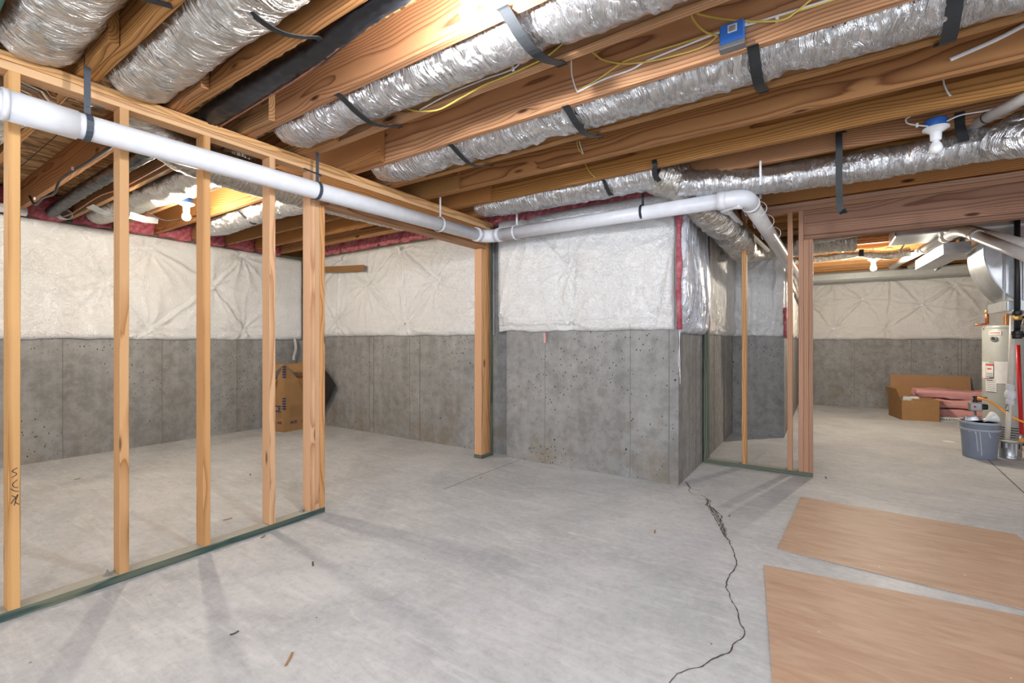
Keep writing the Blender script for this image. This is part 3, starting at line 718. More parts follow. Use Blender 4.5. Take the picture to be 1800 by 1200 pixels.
# left room ducts, slung under the joists
T1 = duct('silver duct running along the back of the open stud wall', [(-3.0, .93, 2.55), (-3.16, 1.02, 2.42), (-3.22, 1.25, 2.335), (-3.23, 1.6, 2.31), (-3.22, 2.1, 2.31), (-3.22, 2.6, 2.32), (-3.22, 3.0, 2.33)], .105, mat='duct_foil_warm', crinkle=.006, rf=lambda f, s: .112)
L1 = duct('pale foil duct crossing the left room beside the hanging bulb', [(-3.35, 1.62, 2.42), (-3.8, 1.63, 2.47), (-4.6, 1.63, 2.50), (-5.4, 1.63, 2.52), (-6.3, 1.63, 2.55)], .125, mat='duct_foil_warm', crinkle=.006)
L2 = duct('shiny foil duct crossing the left room behind the third and fourth studs', [(-3.35, 2.41, 2.42), (-3.9, 2.40, 2.47), (-4.6, 2.40, 2.49), (-5.3, 2.41, 2.47), (-5.7, 2.41, 2.50)], .125, crinkle=.007)
L3 = duct('pale foil duct at the far left beyond the nearest stud', [(-3.2, .55, 2.40), (-3.9, .52, 2.46), (-5., .52, 2.50), (-6.3, .52, 2.53)], .12, mat='duct_foil_warm', crinkle=.006)
# straps
bay_strap(D1, (418, 0), (556, 66), 2.400, .03)
ribbon('hanger_strap', [onZ(240, -6, 2.447), onZ(262, 0, 2.447), onZ(302, 11, 2.447)], (1, 0, 0), .03, .003, 'black_strap', D0)
bay_strap(D2, (600, 170), (700, 222), 2.39, .04)
bay_strap(D2, (889, 20), (985, 112), 2.392, .05)
bay_strap(D3, (795, 257), (862, 290), 2.388, .035)
bay_strap(D3, (997, 190), (1055, 240), 2.39, .04)
bay_strap(D3, (1324, 86), (1342, 160), 2.39, .045)
bay_strap(D3, (1680, -5), (1655, 76), 2.372, .05)
bay_strap(L1, (240, 362), (335, 380), 2.36, .025)
bay_strap(L2, (420, 372), (470, 385), 2.36, .025)
bay_strap(D4, (1062, 318), (1085, 328), 2.355, .03)
def hang(par, px, py0, py1, y, w_=.035, mat='black_strap', jit=.008, zr=None):
    a = onY(px, py0, y); b = onY(px+3, py1, y); n = 9
    pts = [a.lerp(b, i/n)+Vector((jit*noise.noise(Vector((i*.7, px, 0))), jit*noise.noise(Vector((i*.6, px, 4))), 0)) for i in range(n+1)]
    return ribbon('hanger_strap', pts, (1, .15, 0), w_, .003, mat, par)
# long loose strap: from the joist, in front of duct, down to the header
a = onY(1475, 234, 3.68)
pts = smooth_path([a+Vector((.03, .03, 0)), a, a+Vector((0, -.0, -.10)), Vector((a.x, 3.70, 2.22)), Vector((a.x+.005, 3.705, 2.09)), Vector((a.x+.012, 3.71, 2.045)), Vector((a.x+.04, 3.715, 2.05))], 6)
ribbon('hanger_strap', pts, (1, 0, 0), .036, .003, 'black_strap', D5)
a = onY(1687, 190, 3.69)
ribbon('hanger_strap', smooth_path([(a.x, 3.69, ZJ+.08), (a.x, 3.685, ZJ-.0), (a.x+.005, 3.66, 2.40), (a.x+.01, 3.64, 2.34)], 6), (1, 0, 0), .045, .003, 'black_strap', D6)
a = onY(1149, 258, 3.33)
ribbon('hanger_strap', smooth_path([(a.x, 3.335, 2.50), (a.x+.01, 3.33, 2.46), (a.x-.005, 3.37, 2.41), (a.x+.015, 3.42, 2.37)], 6), (1, .2, 0), .034, .004, 'black_strap', D4)
# black soft duct in the bay right of the second duct
BD = duct('black flat hose-like duct in the ceiling bay left of the bulb', [(-2.95, 1.26, 2.50), (-2.4, 1.245, 2.50), (-1.9, 1.23, 2.49), (-1.5, 1.18, 2.475), (-1.0, 1.16, 2.47), (-.6, 1.14, 2.47), (.2, 1.14, 2.47)], .05, mat='black_pipe', crinkle=.006, name='black_duct', rf=lambda f, s: .062-.03*f)
BD2 = duct('black hose-like duct reaching the left room rim past the second stud', [(-3.05, 1.30, 2.55), (-3.7, 1.29, 2.53), (-4.6, 1.28, 2.52), (-5.5, 1.27, 2.50), (-6.3, 1.27, 2.47)], .05, mat='black_pipe', crinkle=.006, name='black_duct')

# ------------------------------------------------------------------ big white drain pipe
R = .057
XP, YP = -2.80, 3.70
def pz(y): return 2.172 + (y-.4)*(2.235-2.172)/3.1
pt = thing('drain_pipe', (XP, YP, 2.2), 'thick white plastic drain pipe hung along the stud wall and across the bay', 'pipe')
E1 = Vector((XP, YP-.14, pz(3.5)))
tube('pipe_run', [(XP, -2.8, pz(-2.8)), (XP, .7, pz(.7)), (XP, 2., pz(2.)), E1], R, 'white_pvc', pt, 28)
A_ = Vector((XP, YP-.15, pz(3.55))); B_ = Vector((XP+.15, YP, 2.24))
el = smooth_path([A_, (XP+.005, YP-.075, 2.237), (XP+.04, YP-.03, 2.238), (XP+.085, YP-.003, 2.239), B_], 5)
tube('elbow', el, R+.006, 'white_pvc', pt, 28)
for c, d in ((A_, (0, 1, 0)), (B_, (1, 0, 0))): tube('coupling_ring', [c-Vector(d)*.02, c+Vector(d)*.03], R+.010, 'white_pvc', pt, 28)
C_ = Vector((-.60, YP, 2.232))
tube('pipe_run', [B_, C_], R, 'white_pvc', pt, 28)
tube('coupling_ring', [C_-Vector((.055, 0, 0)), C_], R+.008, 'white_pvc', pt, 28)
D_ = Vector((-.46, YP+.16, 2.222))
tube('elbow', smooth_path([C_-Vector((.005, 0, 0)), (-.53, YP+.003, 2.232), (-.487, YP+.03, 2.23), (-.465, YP+.08, 2.227), D_], 6), R+.005, 'white_pvc', pt, 28)
E_ = Vector((-.30, 6.9, 2.03))
tag(tube('pipe_run', [D_, D_.lerp(E_, .3), E_, Vector((-.28, 10.2, 1.85))], R-.001, 'grey_pvc', pt, 28), 'run through the short stud wall with shade put into its grey colour')  # white pipe lying in shade; the shade is in its grey colour
tube('coupling_ring', [D_-Vector((0, .02, 0)), D_+Vector((.003, .02, -.002))], R+.009, 'white_pvc', pt, 28)
cy = onX(75, 215, XP).y
tube('coupling_ring', [(XP, cy-.11, pz(cy)), (XP, cy+.11, pz(cy))], R+.006, 'white_pvc', pt, 28)
tube('coupling_ring', [(XP, cy-.125, pz(cy)), (XP, cy-.105, pz(cy))], R+.0085, 'white_pvc', pt, 28)
def pipe_strap(c, axis, width, mat, top, tail=None, gap=.0):
    c = Vector(c); rr = R+.004+gap; ax = Vector(axis)
    s = Vector((ax.y, ax.x, 0)) if True else None
    pts = [Vector((c.x, c.y, top)) + s*.0 + s*(rr*.2)]
    pts += [c + s*rr*.2 + Vector((0, 0, rr+.05))]
    for k in range(17):
        a = PI/2 - .2 - 2*PI*k/16*.97; pts.append(c + s*rr*math.cos(a) + Vector((0, 0, rr*math.sin(a))))
    ribbon('pipe_strap', pts, ax, width, .0028, mat, pt)
    if tail:
        q = [c + Vector((0, 0, rr+.03)) + s*.01, c + Vector((0, 0, rr+.04)) + s*.02 + ax*.02, c + Vector(tail)]
        ribbon('pipe_strap', smooth_path(q, 4), s, .018, .0028, mat, pt)
y1 = onX(152, 160, XP).y; pipe_strap((XP, y1, pz(y1)), (0, 1, 0), .024, 'slate_strap', 2.50, (.03, .055, .10))
y2 = onX(556, 300, XP).y; pipe_strap((XP, y2, pz(y2)), (0, 1, 0), .022, 'slate_strap', 2.47, (.0, -.09, .12))
y3 = onX(772, 390, XP).y; pipe_strap((XP, y3, pz(y3)), (0, 1, 0), .018, 'white_strap', 2.47, None, .006)
x4 = onY(907, 400, YP).x; pipe_strap((x4, YP, 2.24), (1, 0, 0), .02, 'white_strap', 2.47, None, .008)
x5 = onY(1129, 365, YP).x; pipe_strap((x5, YP, 2.24), (1, 0, 0), .02, 'black_strap', 2.42)
x6 = onY(1337, 300, YP).x
ribbon('pipe_strap', [(x6, YP-.01, ZJ+.02), (x6, YP-.01, 2.30)], (1, 0, 0), .013, .003, 'white_strap', pt)
for f in (.05, .17, .30):
    c = D_.lerp(E_, f); k_ = [c + Vector(((R+.02)*math.cos(a)+.01, .02*math.sin(a), (R+.012)*math.sin(a))) for a in [2*PI*i/20*.8-1.2 for i in range(21)]]
    tube('wire_tie', k_, .003, 'white_strap', pt, 6)
ribbon('pipe_strap', [(-.405, 3.98, ZJ), (-.405, 3.98, 2.28)], (1, 0, 0), .016, .003, 'white_strap', pt)
# small branch drain under the big pipe
sp = thing('branch_pipe', (-.72, 3.8, 2.15), 'thin grey branch pipe with small elbow tucked beneath the thick white pipe', 'pipe')
b0 = onY(1303, 352, 3.70); b1 = onY(1288, 362, 3.72); b2 = onY(1272, 368, 3.76); b3 = onY(1282, 372, 3.9); b4 = onY(1305, 397, 4.6); b5 = onY(1350, 440, 6.1)
b0.z = 2.18
tube('elbow', smooth_path([b0, b1, b2, b2.lerp(b3, .6)+Vector((0, .02, 0)), b3], 5), .027, 'white_pvc', sp, 16)
tube('pipe_run', [b3, b4, b5], .021, 'grey_pvc', sp, 16)
tube('pipe_run', [(-.78, 3.83, 2.29), (-.78, 3.83, 2.44)], .026, 'white_pvc', sp, 16)
# grey vent pipe upper right
a = onZ(1700, 222, 2.40); b = onZ(1800, 180, 2.40)
vp = thing('vent_pipe', a, 'grey plastic vent pipe rising into the ceiling at the right edge', 'pipe')
a = onY(1698, 226, 3.80); b = onY(1810, 168, 3.35)
tube('pipe_run', [a-(b-a)*.3, b+(b-a)*1.5], .03, 'grey_pvc', vp, 20)
c = a.lerp(b, .38); dd = (b-a).normalized(); tube('seal_ring', [c-dd*.004, c+dd*.004], .033, 'black_strap', vp, 20)

# ------------------------------------------------------------------ light fixtures
def emis(name, col, st):
    g = G(name); g.t.nodes.remove(g.b); e = g.n('Emission', {0: (*col, 1), 1: st}); g.t.links.new(e.outputs[0], g.out.inputs[0]); return g.m
def lampholder(b, label, lit=True, top=None, boxmat='blue_plastic', group=None):
    x, y, z, pw, col = b; top = top or ZJ+.02
    t = thing('lampholder', (x, y, top), label, 'light fixture', group)
    lathe('junction_box', [(.05, 0), (.052, .012), (.052, .045), (.046, .05)], (x, y, top-.03), boxmat, t, 20)
    lathe('socket_base', [(.02, -.075), (.026, -.07), (.028, -.03), (.045, -.018), (.062, -.008), (.062, 0)], (x, y, top-.03), 'porcelain', t, 24)
    zb = top-.03-.072
    if top < 2.44: tube('stem', [(x, y, top-.01), (x, y, 2.452)], .012, 'porcelain', t, 10)
    pr = [(.012, .0), (.016, -.008), (.027, -.025), (.033, -.045), (.031, -.06), (.022, -.072), (.008, -.078)]
    m = emis('bulb_glow', col, pw) if lit else M['porcelain']
    lathe('bulb', [(r, dz) for r, dz in pr][::-1], (x, y, zb), m, t, 12)
    return t
names = ['lit bare bulb in a lampholder at the top edge above the long brown joist', 'lit bulb on a blue box in the left room behind the studs', 'lit bulb near the far wall of the mechanical room',
         'added unseen fill bulb in the open ceiling right of the camera', 'added unseen fill bulb in the left room behind the camera', 'added unseen fill bulb in the ceiling bay behind the camera', 'added unseen fill bulb beyond the header at far right']
for i, b in enumerate(BULBS): lampholder(b, names[i], True, b[2]+.12)
# unlit lampholder right
ul = lampholder((onY(1645, 219, 3.64).x, 3.64, 0, 0, (1, 1, 1)), 'unlit white lampholder on a blue box under a joist, upper right', False, 2.478)
# blue square box with steel bracket, on the side of a joist
p = onY(1288, 72, 2.19)
bb = thing('sensor_box', p, 'square blue plastic box with barcode sticker on a joist side', 'electrical box')
P0 = onY(1264, 88, 2.19); w_ = .10
x0, x1 = onY(1265, 85, 2.17).x, onY(1308, 70, 2.17).x; z0, z1 = 2.475, 2.56
box('case', x0, x1, 2.165, 2.204, z0, z1, 'blue_plastic', bb, .004)
box('bracket', x0-.003, x1+.003, 2.16, 2.204, z0-.022, z0-.001, 'steel', bb, .002)
cx = (x0+x1)/2+.003; sk = box('sticker', cx-.018, cx+.018, 2.1635, 2.1645, 2.515, 2.548, 'paper', bb, 0)
for i in range(8): box('barcode_bar', cx-.013+i*.0034, cx-.013+i*.0034+.0016, 2.1625, 2.1634, 2.52, 2.543, 'black_ink', sk, 0)
for s in (x0+.02, x1-.02): lathe('rivet', [(.004, 0), (.003, .002)], (s, 2.16, z0-.012), 'steel', bb, 8, (0, -1, 0))

# ------------------------------------------------------------------ cables
def cable(label, pts, r, mat, n=8, name='cable', group=None, flat=1.):
    o = tube(name, smooth_path(pts, n), r, mat, None, 8, True, sq=flat); return tag(o, label, 'cable', group)
J4y, J5y = 1.866, 2.243
yb = 1.822   # just in front of joist near face
def cy_(pts, y): return [onY(px, py, y) for px, py in pts]
cable('yellow cable draped along the joist below the second duct strap', cy_([(715, 190), (733, 195), (770, 193), (810, 172), (850, 150), (880, 138), (920, 120), (960, 100), (990, 76), (1000, 73)], yb), .0045, 'yellow_cable')
cable('white cable stapled beside the yellow cable on the same joist', cy_([(738, 193), (790, 165), (850, 140), (902, 121), (920, 100), (934, 75), (945, 40), (950, 0), (955, -30)], yb-.004), .004, 'white_cable')
cable('white cable looping down in front of the duct into a joist hole', cy_([(945, -20), (950, 20), (965, 55), (985, 74), (998, 75)], yb-.01), .004, 'white_cable')
yc = 2.199
cable('yellow cable stapled across the joist behind the square blue box', cy_([(1015, 160), (1050, 140), (1085, 116), (1110, 103), (1200, 76), (1265, 56), (1310, 43), (1400, 20), (1480, -5)], yc), .0045, 'yellow_cable')
cable('white cable running under the yellow one to the blue box', cy_([(1015, 162), (1060, 140), (1110, 122), (1135, 108), (1200, 82), (1262, 58), (1320, 42), (1440, 5), (1490, -12)], yc-.003), .0048, 'white_cable')
cable('yellow cable sagging between the joists and into the blue box', cy_([(1042, 92), (1060, 105), (1095, 112), (1140, 108), (1200, 94), (1240, 80), (1263, 62)], yc-.006), .0045, 'yellow_cable')
cable('yellow cable loop dropping from the joist above left of the blue box', cy_([(1215, 28), (1222, 40), (1238, 55), (1260, 63)], yc-.01), .0045, 'yellow_cable')
cable('yellow cable sweeping over the top of the blue box', cy_([(1225, 24), (1250, 30), (1290, 36), (1330, 38), (1375, 35), (1400, 20), (1430, -5)], yc-.012), .0045, 'yellow_cable')
cable('thin white cable dropping straight into the joist hole', cy_([(1004, 104), (1005, 130), (1010, 150), (1015, 162)], yc-.004), .0038, 'white_cable')
cable('looped white and yellow cable end under the knotty joist', cy_([(1014, 186), (1012, 205), (1009, 222), (1011, 235)], 2.50), .0045, 'white_cable')
cable('yellow cable end hanging beside the white loop', cy_([(1018, 186), (1017, 205), (1013, 222), (1012, 235)], 2.49), .004, 'yellow_cable')
cable('short yellow and white cable dip between two farther joists', cy_([(1014, 248), (1017, 262), (1025, 271)], 2.95), .004, 'yellow_cable')
cable('short white cable dip beside the farther yellow dip', cy_([(1018, 248), (1022, 262), (1025, 270)], 2.955), .004, 'white_cable')
cable('last short cable dip near the sagging duct', cy_([(1028, 287), (1035, 300), (1046, 312)], 3.34), .004, 'yellow_cable')
yd = 2.955
cable('twin white cable entering a joist hole at upper right', cy_([(1670, 105), (1700, 92), (1750, 70), (1800, 44), (1850, 15)], yd), .005, 'white_cable', flat=2.)
cable('white cable loop between joists above the unlit lampholder', cy_([(1658, 137), (1660, 150), (1668, 166), (1672, 168)], 3.338), .004, 'white_cable', flat=1.6)
cable('white cable running from the unlit lampholder to the right edge', cy_([(1664, 213), (1690, 202), (1740, 193), (1770, 180), (1812, 158)], 3.60), .0042, 'white_cable')
cable('curled white cable left of the unlit lampholder', cy_([(1600, 205), (1592, 210), (1596, 217), (1612, 220), (1632, 222)], 3.60), .0042, 'white_cable')
cable('black cable stapled along a joist side in the left room', cy_([(52, 345), (62, 360), (75, 348), (95, 340), (105, 318), (130, 300), (150, 288), (185, 265), (230, 235)], 1.04), .009, 'black_cable')
cable('black cable crossing under joists between the first two studs', [(-3.4, .3, 2.43), (-3.6, .55, 2.43), (-3.7, .76, 2.435), (-3.75, .8, 2.47)], .009, 'black_cable')
cable('green insulated wire along the leftmost duct', [(-2.93, .36, 2.455), (-2.7, .375, 2.44), (-2.2, .37, 2.46), (-1.6, .38, 2.46)], .006, 'green_cable')
cable('grey twisted cable beside the green wire', [(-2.93, .345, 2.46), (-2.7, .35, 2.45), (-2.2, .34, 2.47), (-1.6, .35, 2.47)], .009, 'slate_strap')
cable('thin bare copper wire running over the black duct', [(-2.9, 1.29, 2.44), (-2.5, 1.285, 2.45), (-2.0, 1.255, 2.44), (-1.5, 1.20, 2.44), (-1.1, 1.17, 2.43)], .004, 'copper_wire')
cable('copper wire sagging along the black duct of the left room', [(-3.1, 1.36, 2.47), (-3.9, 1.37, 2.46), (-4.7, 1.36, 2.44), (-5.2, 1.34, 2.45), (-5.8, 1.32, 2.40), (-6.2, 1.33, 2.42)], .005, 'copper_wire')
cable('green hose hanging at the left frame edge', [(-2.86, .385, 1.25), (-2.85, .40, 1.0), (-2.85, .398, .7), (-2.87, .365, .5), (-2.9, .3, .3)], .007, 'green_cable')
for (px, py, y) in ((902, 121, yb), (1311, 41, yc), (1366, 34, yc), (1612, 220, 3.60), (128, 296, 1.03), (61, 349, 1.03)):
    p = onY(px, py, y-.004)
    tag(box('cable_staple', p.x-.006, p.x+.006, p.y-.007, p.y+.006, p.z-.011, p.z+.011, 'white_strap', None, .001), 'tiny white cable staple on a joist', 'staple', 'cable staples on the joists')

# small stuff of the left room: pipe sleeve through rim, folded hanger strips
lathe('pipe_sleeve', [(.05, 0), (.05, .14), (.043, .14), (.043, .0)], (XL+.12, 1.36, 2.47), 'grey_pvc', None, 20, (1, 0, -.1))
tag(bpy.data.objects['pipe_sleeve'], 'open grey pipe sleeve through the pink rim insulation', 'pipe')
for i, (a, b, lab) in enumerate((((158, 362, 2.36), (200, 378, 2.36), 'bent white metal strip under the black duct near the rim'), ((228, 378, 2.36), (278, 388, 2.36), 'flat perforated white metal strip between second and third stud'), ((200, 372, 2.37), (250, 384, 2.37), 'second perforated white metal strip behind the stud'))):
    A2 = onZ(*a); B2 = onZ(*b); ribbon_o = ribbon('metal_strip', [A2, A2.lerp(B2, .5)-Vector((0, 0, .012)), B2], (0, 1, .3), .06, .004, 'tin'); tag(ribbon_o, lab, 'metal strip', 'loose white metal strips')
ld = tube('air_hose', [(XL+.16, .55, 2.44), (XL+.16, .95, 2.44), (XL+.14, 1.1, 2.44)], .045, 'white_strap', None, 16); tag(ld, 'white hose lying on the left wall sill with black rim', 'hose')

# ------------------------------------------------------------------ hardboard sheets on the floor
def sheet(label, poly, z):
    o = prism('hardboard_sheet', poly, z, z+.005, 'hardboard'); return tag(o, label, 'board', 'hardboard sheets on the floor')
sheet('reddish brown hardboard sheet on the floor, farther one near the doorway', [(-.226, 3.088), (.93, 2.985), (1.0, 3.9), (.985, 4.135), (-.151, 4.214)], .0015)
e0 = Vector((-.27, 2.82)); ux = Vector((.9948, .1015)); uy = Vector((.122, -.992))
sheet('reddish brown hardboard sheet nearest the camera, cut off by the frame', [tuple(e0), tuple(e0+uy*1.22), tuple(e0+uy*1.22+ux*1.22), tuple(e0+ux*1.22)], .0015)
# wood curls on the floor
for i, (px, py) in enumerate([(550, 992), (462, 944), (400, 913), (440, 835), (136, 842), (1151, 935), (412, 1114), (1282, 907), (1324, 770), (1452, 840), (508, 1160), (845, 840)]):
    p = onZ(px, py); L_ = random.uniform(.015, .035); an = random.random()*PI; d = Vector((math.cos(an), math.sin(an), 0))
    o = ribbon('wood_chip', [p - d*L_ + Vector((0, 0, .004)), p + Vector((0, 0, .0025)), p + d*L_ + Vector((0, 0, .007))], (-d.y, d.x, 0), .008, .002, 'cardboard' if i % 3 else 'crack_dark')
    tag(o, 'tiny curled wood chip lying on the concrete floor', 'wood chip', 'wood chips scattered on the floor')

# ------------------------------------------------------------------ moving box in the left room
def text(s, loc, rot, size, mat, par, name='lettering', ext=.0008):
    cu = bpy.data.curves.new(name, 'FONT'); cu.body = s; cu.size = size; cu.extrude = ext; cu.align_x = 'CENTER'; cu.align_y = 'CENTER'; cu.offset = .002*size/.1
    cu.resolution_u = 3
    tmp = bpy.data.objects.new('tmp', cu); C.objects.link(tmp)
    dg = bpy.context.evaluated_depsgraph_get(); me = bpy.data.meshes.new_from_object(tmp.evaluated_get(dg))
    bpy.data.objects.remove(tmp)
    me.name = name; me.materials.clear(); me.materials.append(M[mat])
    o = bpy.data.objects.new(name, me); C.objects.link(o); o.parent = par; o.location = Vector(loc)-wl(par); o.rotation_euler = rot; return o
bx = thing('moving_box', (-6.1, 3.65, 0), 'tall brown printed moving box with open flaps in the far left corner', 'box')
# rotated box: corner nearest the camera at K, right face runs +Y, left face runs -X
K = Vector((-5.925, 3.42, 0)); u = Vector((-.10, .995, 0)); v = Vector((-.995, -.10, 0)); W1, W2, HB = .50, .40, .70
def quadprism(name, pts, n, th_, mat, par):
    pts = [Vector(p) for p in pts]; n = Vector(n).normalized()*th_
    k = len(pts); vs = pts + [p+n for p in pts]
    return mk(name, vs, [tuple(range(k))[::-1], tuple(range(k, 2*k))] + [(i, (i+1) % k, k+(i+1) % k, k+i) for i in range(k)], mat, par)
Z_ = Vector((0, 0, 1))
quadprism('side_panel', [K, K+u*W1, K+u*W1+Z_*HB, K+Z_*HB], -v, .004, 'cardboard', bx)
quadprism('side_panel', [K, K+v*W2, K+v*W2+Z_*HB, K+Z_*HB], -u, .004, 'cardboard', bx)
quadprism('side_panel', [K+u*W1, K+u*W1+v*W2, K+u*W1+v*W2+Z_*HB, K+u*W1+Z_*HB], u, .004, 'cardboard_dark', bx)
quadprism('side_panel', [K+v*W2, K+v*W2+u*W1, K+v*W2+u*W1+Z_*HB, K+v*W2+Z_*HB], v, .004, 'cardboard_dark', bx)
quadprism('base_panel', [K+Z_*.004, K+u*W1+Z_*.004, K+u*W1+v*W2+Z_*.004, K+v*W2+Z_*.004], Z_, .004, 'cardboard_dark', bx)
# flaps: corner tent
top = K+Z_*(HB+.20)+u*.02+v*.02
quadprism('flap', [K+Z_*HB, K+u*.20+Z_*HB, top], -v, .004, 'cardboard', bx)
quadprism('flap', [K+Z_*HB, K+v*.14+Z_*HB, top], -u, .004, 'cardboard', bx)
quadprism('flap', [top, K+u*.10+Z_*(HB+.09)-v*.07, K+u*W1*.9+Z_*(HB+.07)-v*.06, K+u*W1+Z_*(HB+.21)], -v+Z_, .004, 'cardboard', bx)
quadprism('flap', [K+u*.2+Z_*HB, K+u*W1+Z_*HB, K+u*W1-v*.09+Z_*(HB-.17), K+u*.24-v*.09+Z_*(HB-.15)], -v+Z_, .004, 'cardboard_dark', bx)
quadprism('flap', [K+v*.12+Z_*HB, K+v*W2+Z_*HB, K+v*W2-u*.05+Z_*(HB-.12), K+v*.14-u*.06+Z_*(HB-.12)], -u+Z_, .004, 'cardboard_dark', bx)
quadprism('flap', [top, K+v*.1+Z_*(HB+.1)-u*.05, K+v*W2+Z_*(HB+.1)-u*.05, K+v*W2+Z_*(HB+.2)], -u+Z_, .004, 'cardboard', bx)
quadprism('flap', [K+u*W1+Z_*HB, K+u*W1+v*W2+Z_*HB, K+u*(W1+.02)+v*W2+Z_*(HB+.21), K+u*(W1+.02)+Z_*(HB+.21)], u, .004, 'cardboard', bx)
au = math.atan2(u.y, u.x)
for k in range(5):
    for dz in (.30, .68):
        zc = dz+k*.034+(.0 if dz < .5 else .04)
        b_ = K - v*.006 - u*.006 + Z_*zc
        quadprism('printed_dash', [b_+u*.0+Z_*0, b_+u*.03, b_+u*.03+Z_*.018, b_+Z_*.018], -v, .001, 'navy_ink', bx)
        quadprism('printed_dash', [b_, b_+v*.03, b_+v*.03+Z_*.018, b_+Z_*.018], -u, .001, 'navy_ink', bx)
rt = (PI/2, 0, au)
text('ACE', K-v*.007+u*.14+Z_*.115, rt, .055, 'navy_ink', bx); text('ACE', K-v*.007+u*.32+Z_*.115, rt, .055, 'navy_ink', bx)
lt = (PI/2, 0, math.atan2(v.y, v.x)+PI)
text('ACE', K-u*.007+v*.165+Z_*.30, lt, .12, 'navy_ink', bx); text('ACE', K-u*.007+v*.08+Z_*.12, lt, .045, 'navy_ink', bx); text('ACE', K-u*.007+v*.20+Z_*.12, lt, .045, 'navy_ink', bx)
for k in range(8):
    zc = .19+k*.02; b_ = K-v*.006+u*.08+Z_*zc; quadprism('printed_line', [b_, b_+u*(.2+.03*random.random()), b_+u*.2+Z_*.004, b_+Z_*.004], -v, .001, 'cardboard_dark', bx)
for k in range(4):
    zc = .19+k*.02; b_ = K-u*.006+v*.03+Z_*zc; quadprism('printed_line', [b_, b_+v*.14, b_+v*.14+Z_*.004, b_+Z_*.004], -u, .001, 'cardboard_dark', bx)
pa, pb, pc, pd = [onY(a, b, 3.96) for a, b in ((569, 648), (587, 677), (573, 706), (560, 735))]
o = quadprism('black_sheet', [pa, onY(540, 640, 3.96), onY(545, 752, 3.96), pd, pc, pb], (0, 1, 0), .012, 'black_sheet', None); tag(o, 'black angular sheet poking out behind the double studs at left', 'sheet')

# ------------------------------------------------------------------ mechanical room
def leanboard():
    a = onZ(1566, 715); x0 = onY(1566, 700, 10.45).x; x1 = onY(1707, 700, 10.5).x
    o = quadprism('plywood_board', [(x0, 10.42, 0), (x1, 10.42, 0), (x1, 10.56, .62), (x0, 10.56, .62)], (0, -1, .25), .012, 'plywood', None)
    tag(o, 'brown plywood offcut leaning on the far concrete wall', 'board')
leanboard()
# open carton
cb = thing('open_carton', (1.2, 9.5, 0), 'low open brown cardboard carton on the floor before the plywood', 'box')
c0 = Vector((.985, 9.26, 0)); cu_ = Vector((.98, .14, 0)).normalized(); cv = Vector((-.22, .975, 0)).normalized()
c1 = onZ(1650, 741); c1 = Vector((1.42, 9.33, 0)); cu_ = (c1-c0).normalized(); W = (c1-c0).length; cv = Vector((-.16, .7, 0)).normalized(); Dp = .50; Hc = .30
def pan(a, b, h0, h1, m='cardboard', th_=.006, nm='side_panel'): return quadprism(nm, [a+Z_*h0, b+Z_*h0, b+Z_*h1, a+Z_*h1], (b-a).cross(Z_), th_, m, cb)
pan(c0, c0+cu_*W, 0, Hc); pan(c0+cv*Dp, c0, 0, Hc, 'cardboard_dark'); pan(c0+cu_*W, c0+cu_*W+cv*Dp, 0, Hc); pan(c0+cu_*W+cv*Dp, c0+cv*Dp, 0, Hc, 'cardboard_dark')
quadprism('base_panel', [c0+Z_*.005, c0+cu_*W+Z_*.005, c0+cu_*W+cv*Dp+Z_*.005, c0+cv*Dp+Z_*.005], Z_, .005, 'cardboard_dark', cb)
quadprism('flap', [c0+cv*.02+Z_*Hc, c0+cv*Dp+Z_*Hc, c0+cv*Dp-cu_*.05+Z_*(Hc+.17), c0+cv*.05-cu_*.05+Z_*(Hc+.17)], (-1, 0, 0), .005, 'cardboard', cb)
quadprism('flap', [c0+cv*Dp+Z_*Hc, c0+cv*Dp+cu_*W*.95+Z_*Hc, c0+cv*(Dp+.04)+cu_*W*.9+Z_*(Hc+.17), c0+cv*(Dp+.04)+Z_*(Hc+.17)], (0, 1, 0), .005, 'cardboard', cb)
quadprism('flap', [c0+cu_*.12+Z_*Hc, c0+cu_*W+Z_*Hc, c0+cu_*W+cv*.22+Z_*(Hc+.03), c0+cu_*.2+cv*.22+Z_*(Hc+.03)], Z_, .005, 'cardboard', cb)
quadprism('flap', [c0+cu_*W+Z_*Hc, c0+cu_*W+cv*Dp+Z_*Hc, c0+cu_*(W+.14)+cv*Dp+Z_*(Hc-.02), c0+cu_*(W+.14)+Z_*(Hc-.02)], Z_, .005, 'cardboard', cb)
cr_ = puff('crumpled_wrap', .0, .20, 0, .16, Hc-.06, Hc+.05, 'white_facing', None, .02, .03, 4)
cr_.location = c0+cu_*.17+cv*.2+Z_*(Hc-.01); tag(cr_, 'crumpled clear plastic wrap inside the open carton', 'plastic wrap')
# pink batt pile
xa, xb = onY(1618, 700, 9.7).x, onY(1722, 700, 9.7).x+.3
for i, (z0, z1, lab) in enumerate(((.04, .165, 'lowest pink fibreglass batt in the pile beside the carton'), (.18, .305, 'middle pink fibreglass batt in the pile beside the carton'), (.32, .45, 'top pink fibreglass batt in the pile beside the carton'))):
    o = puff('fibreglass_batt', xa-.05*i+.02, xb, 9.6+.02*i, 10.05, z0, z1, 'pale_pink_fibreglass', None, .035, .04, i*5.); tag(o, lab, 'insulation', 'pink batts by the far wall')
o = puff('folded_wrap', xa-.02, xb-.3, 9.4, 9.75, 0.0, .06, 'paper', None, .01, .08, 9.); tag(o, 'flat white printed insulation wrapper on the floor by the pink batts', 'wrapper')
text('INSULATION', ((xa+xb)/2-.2, 9.395, .035), (PI/2, 0, 0), .04, 'black_ink', o)
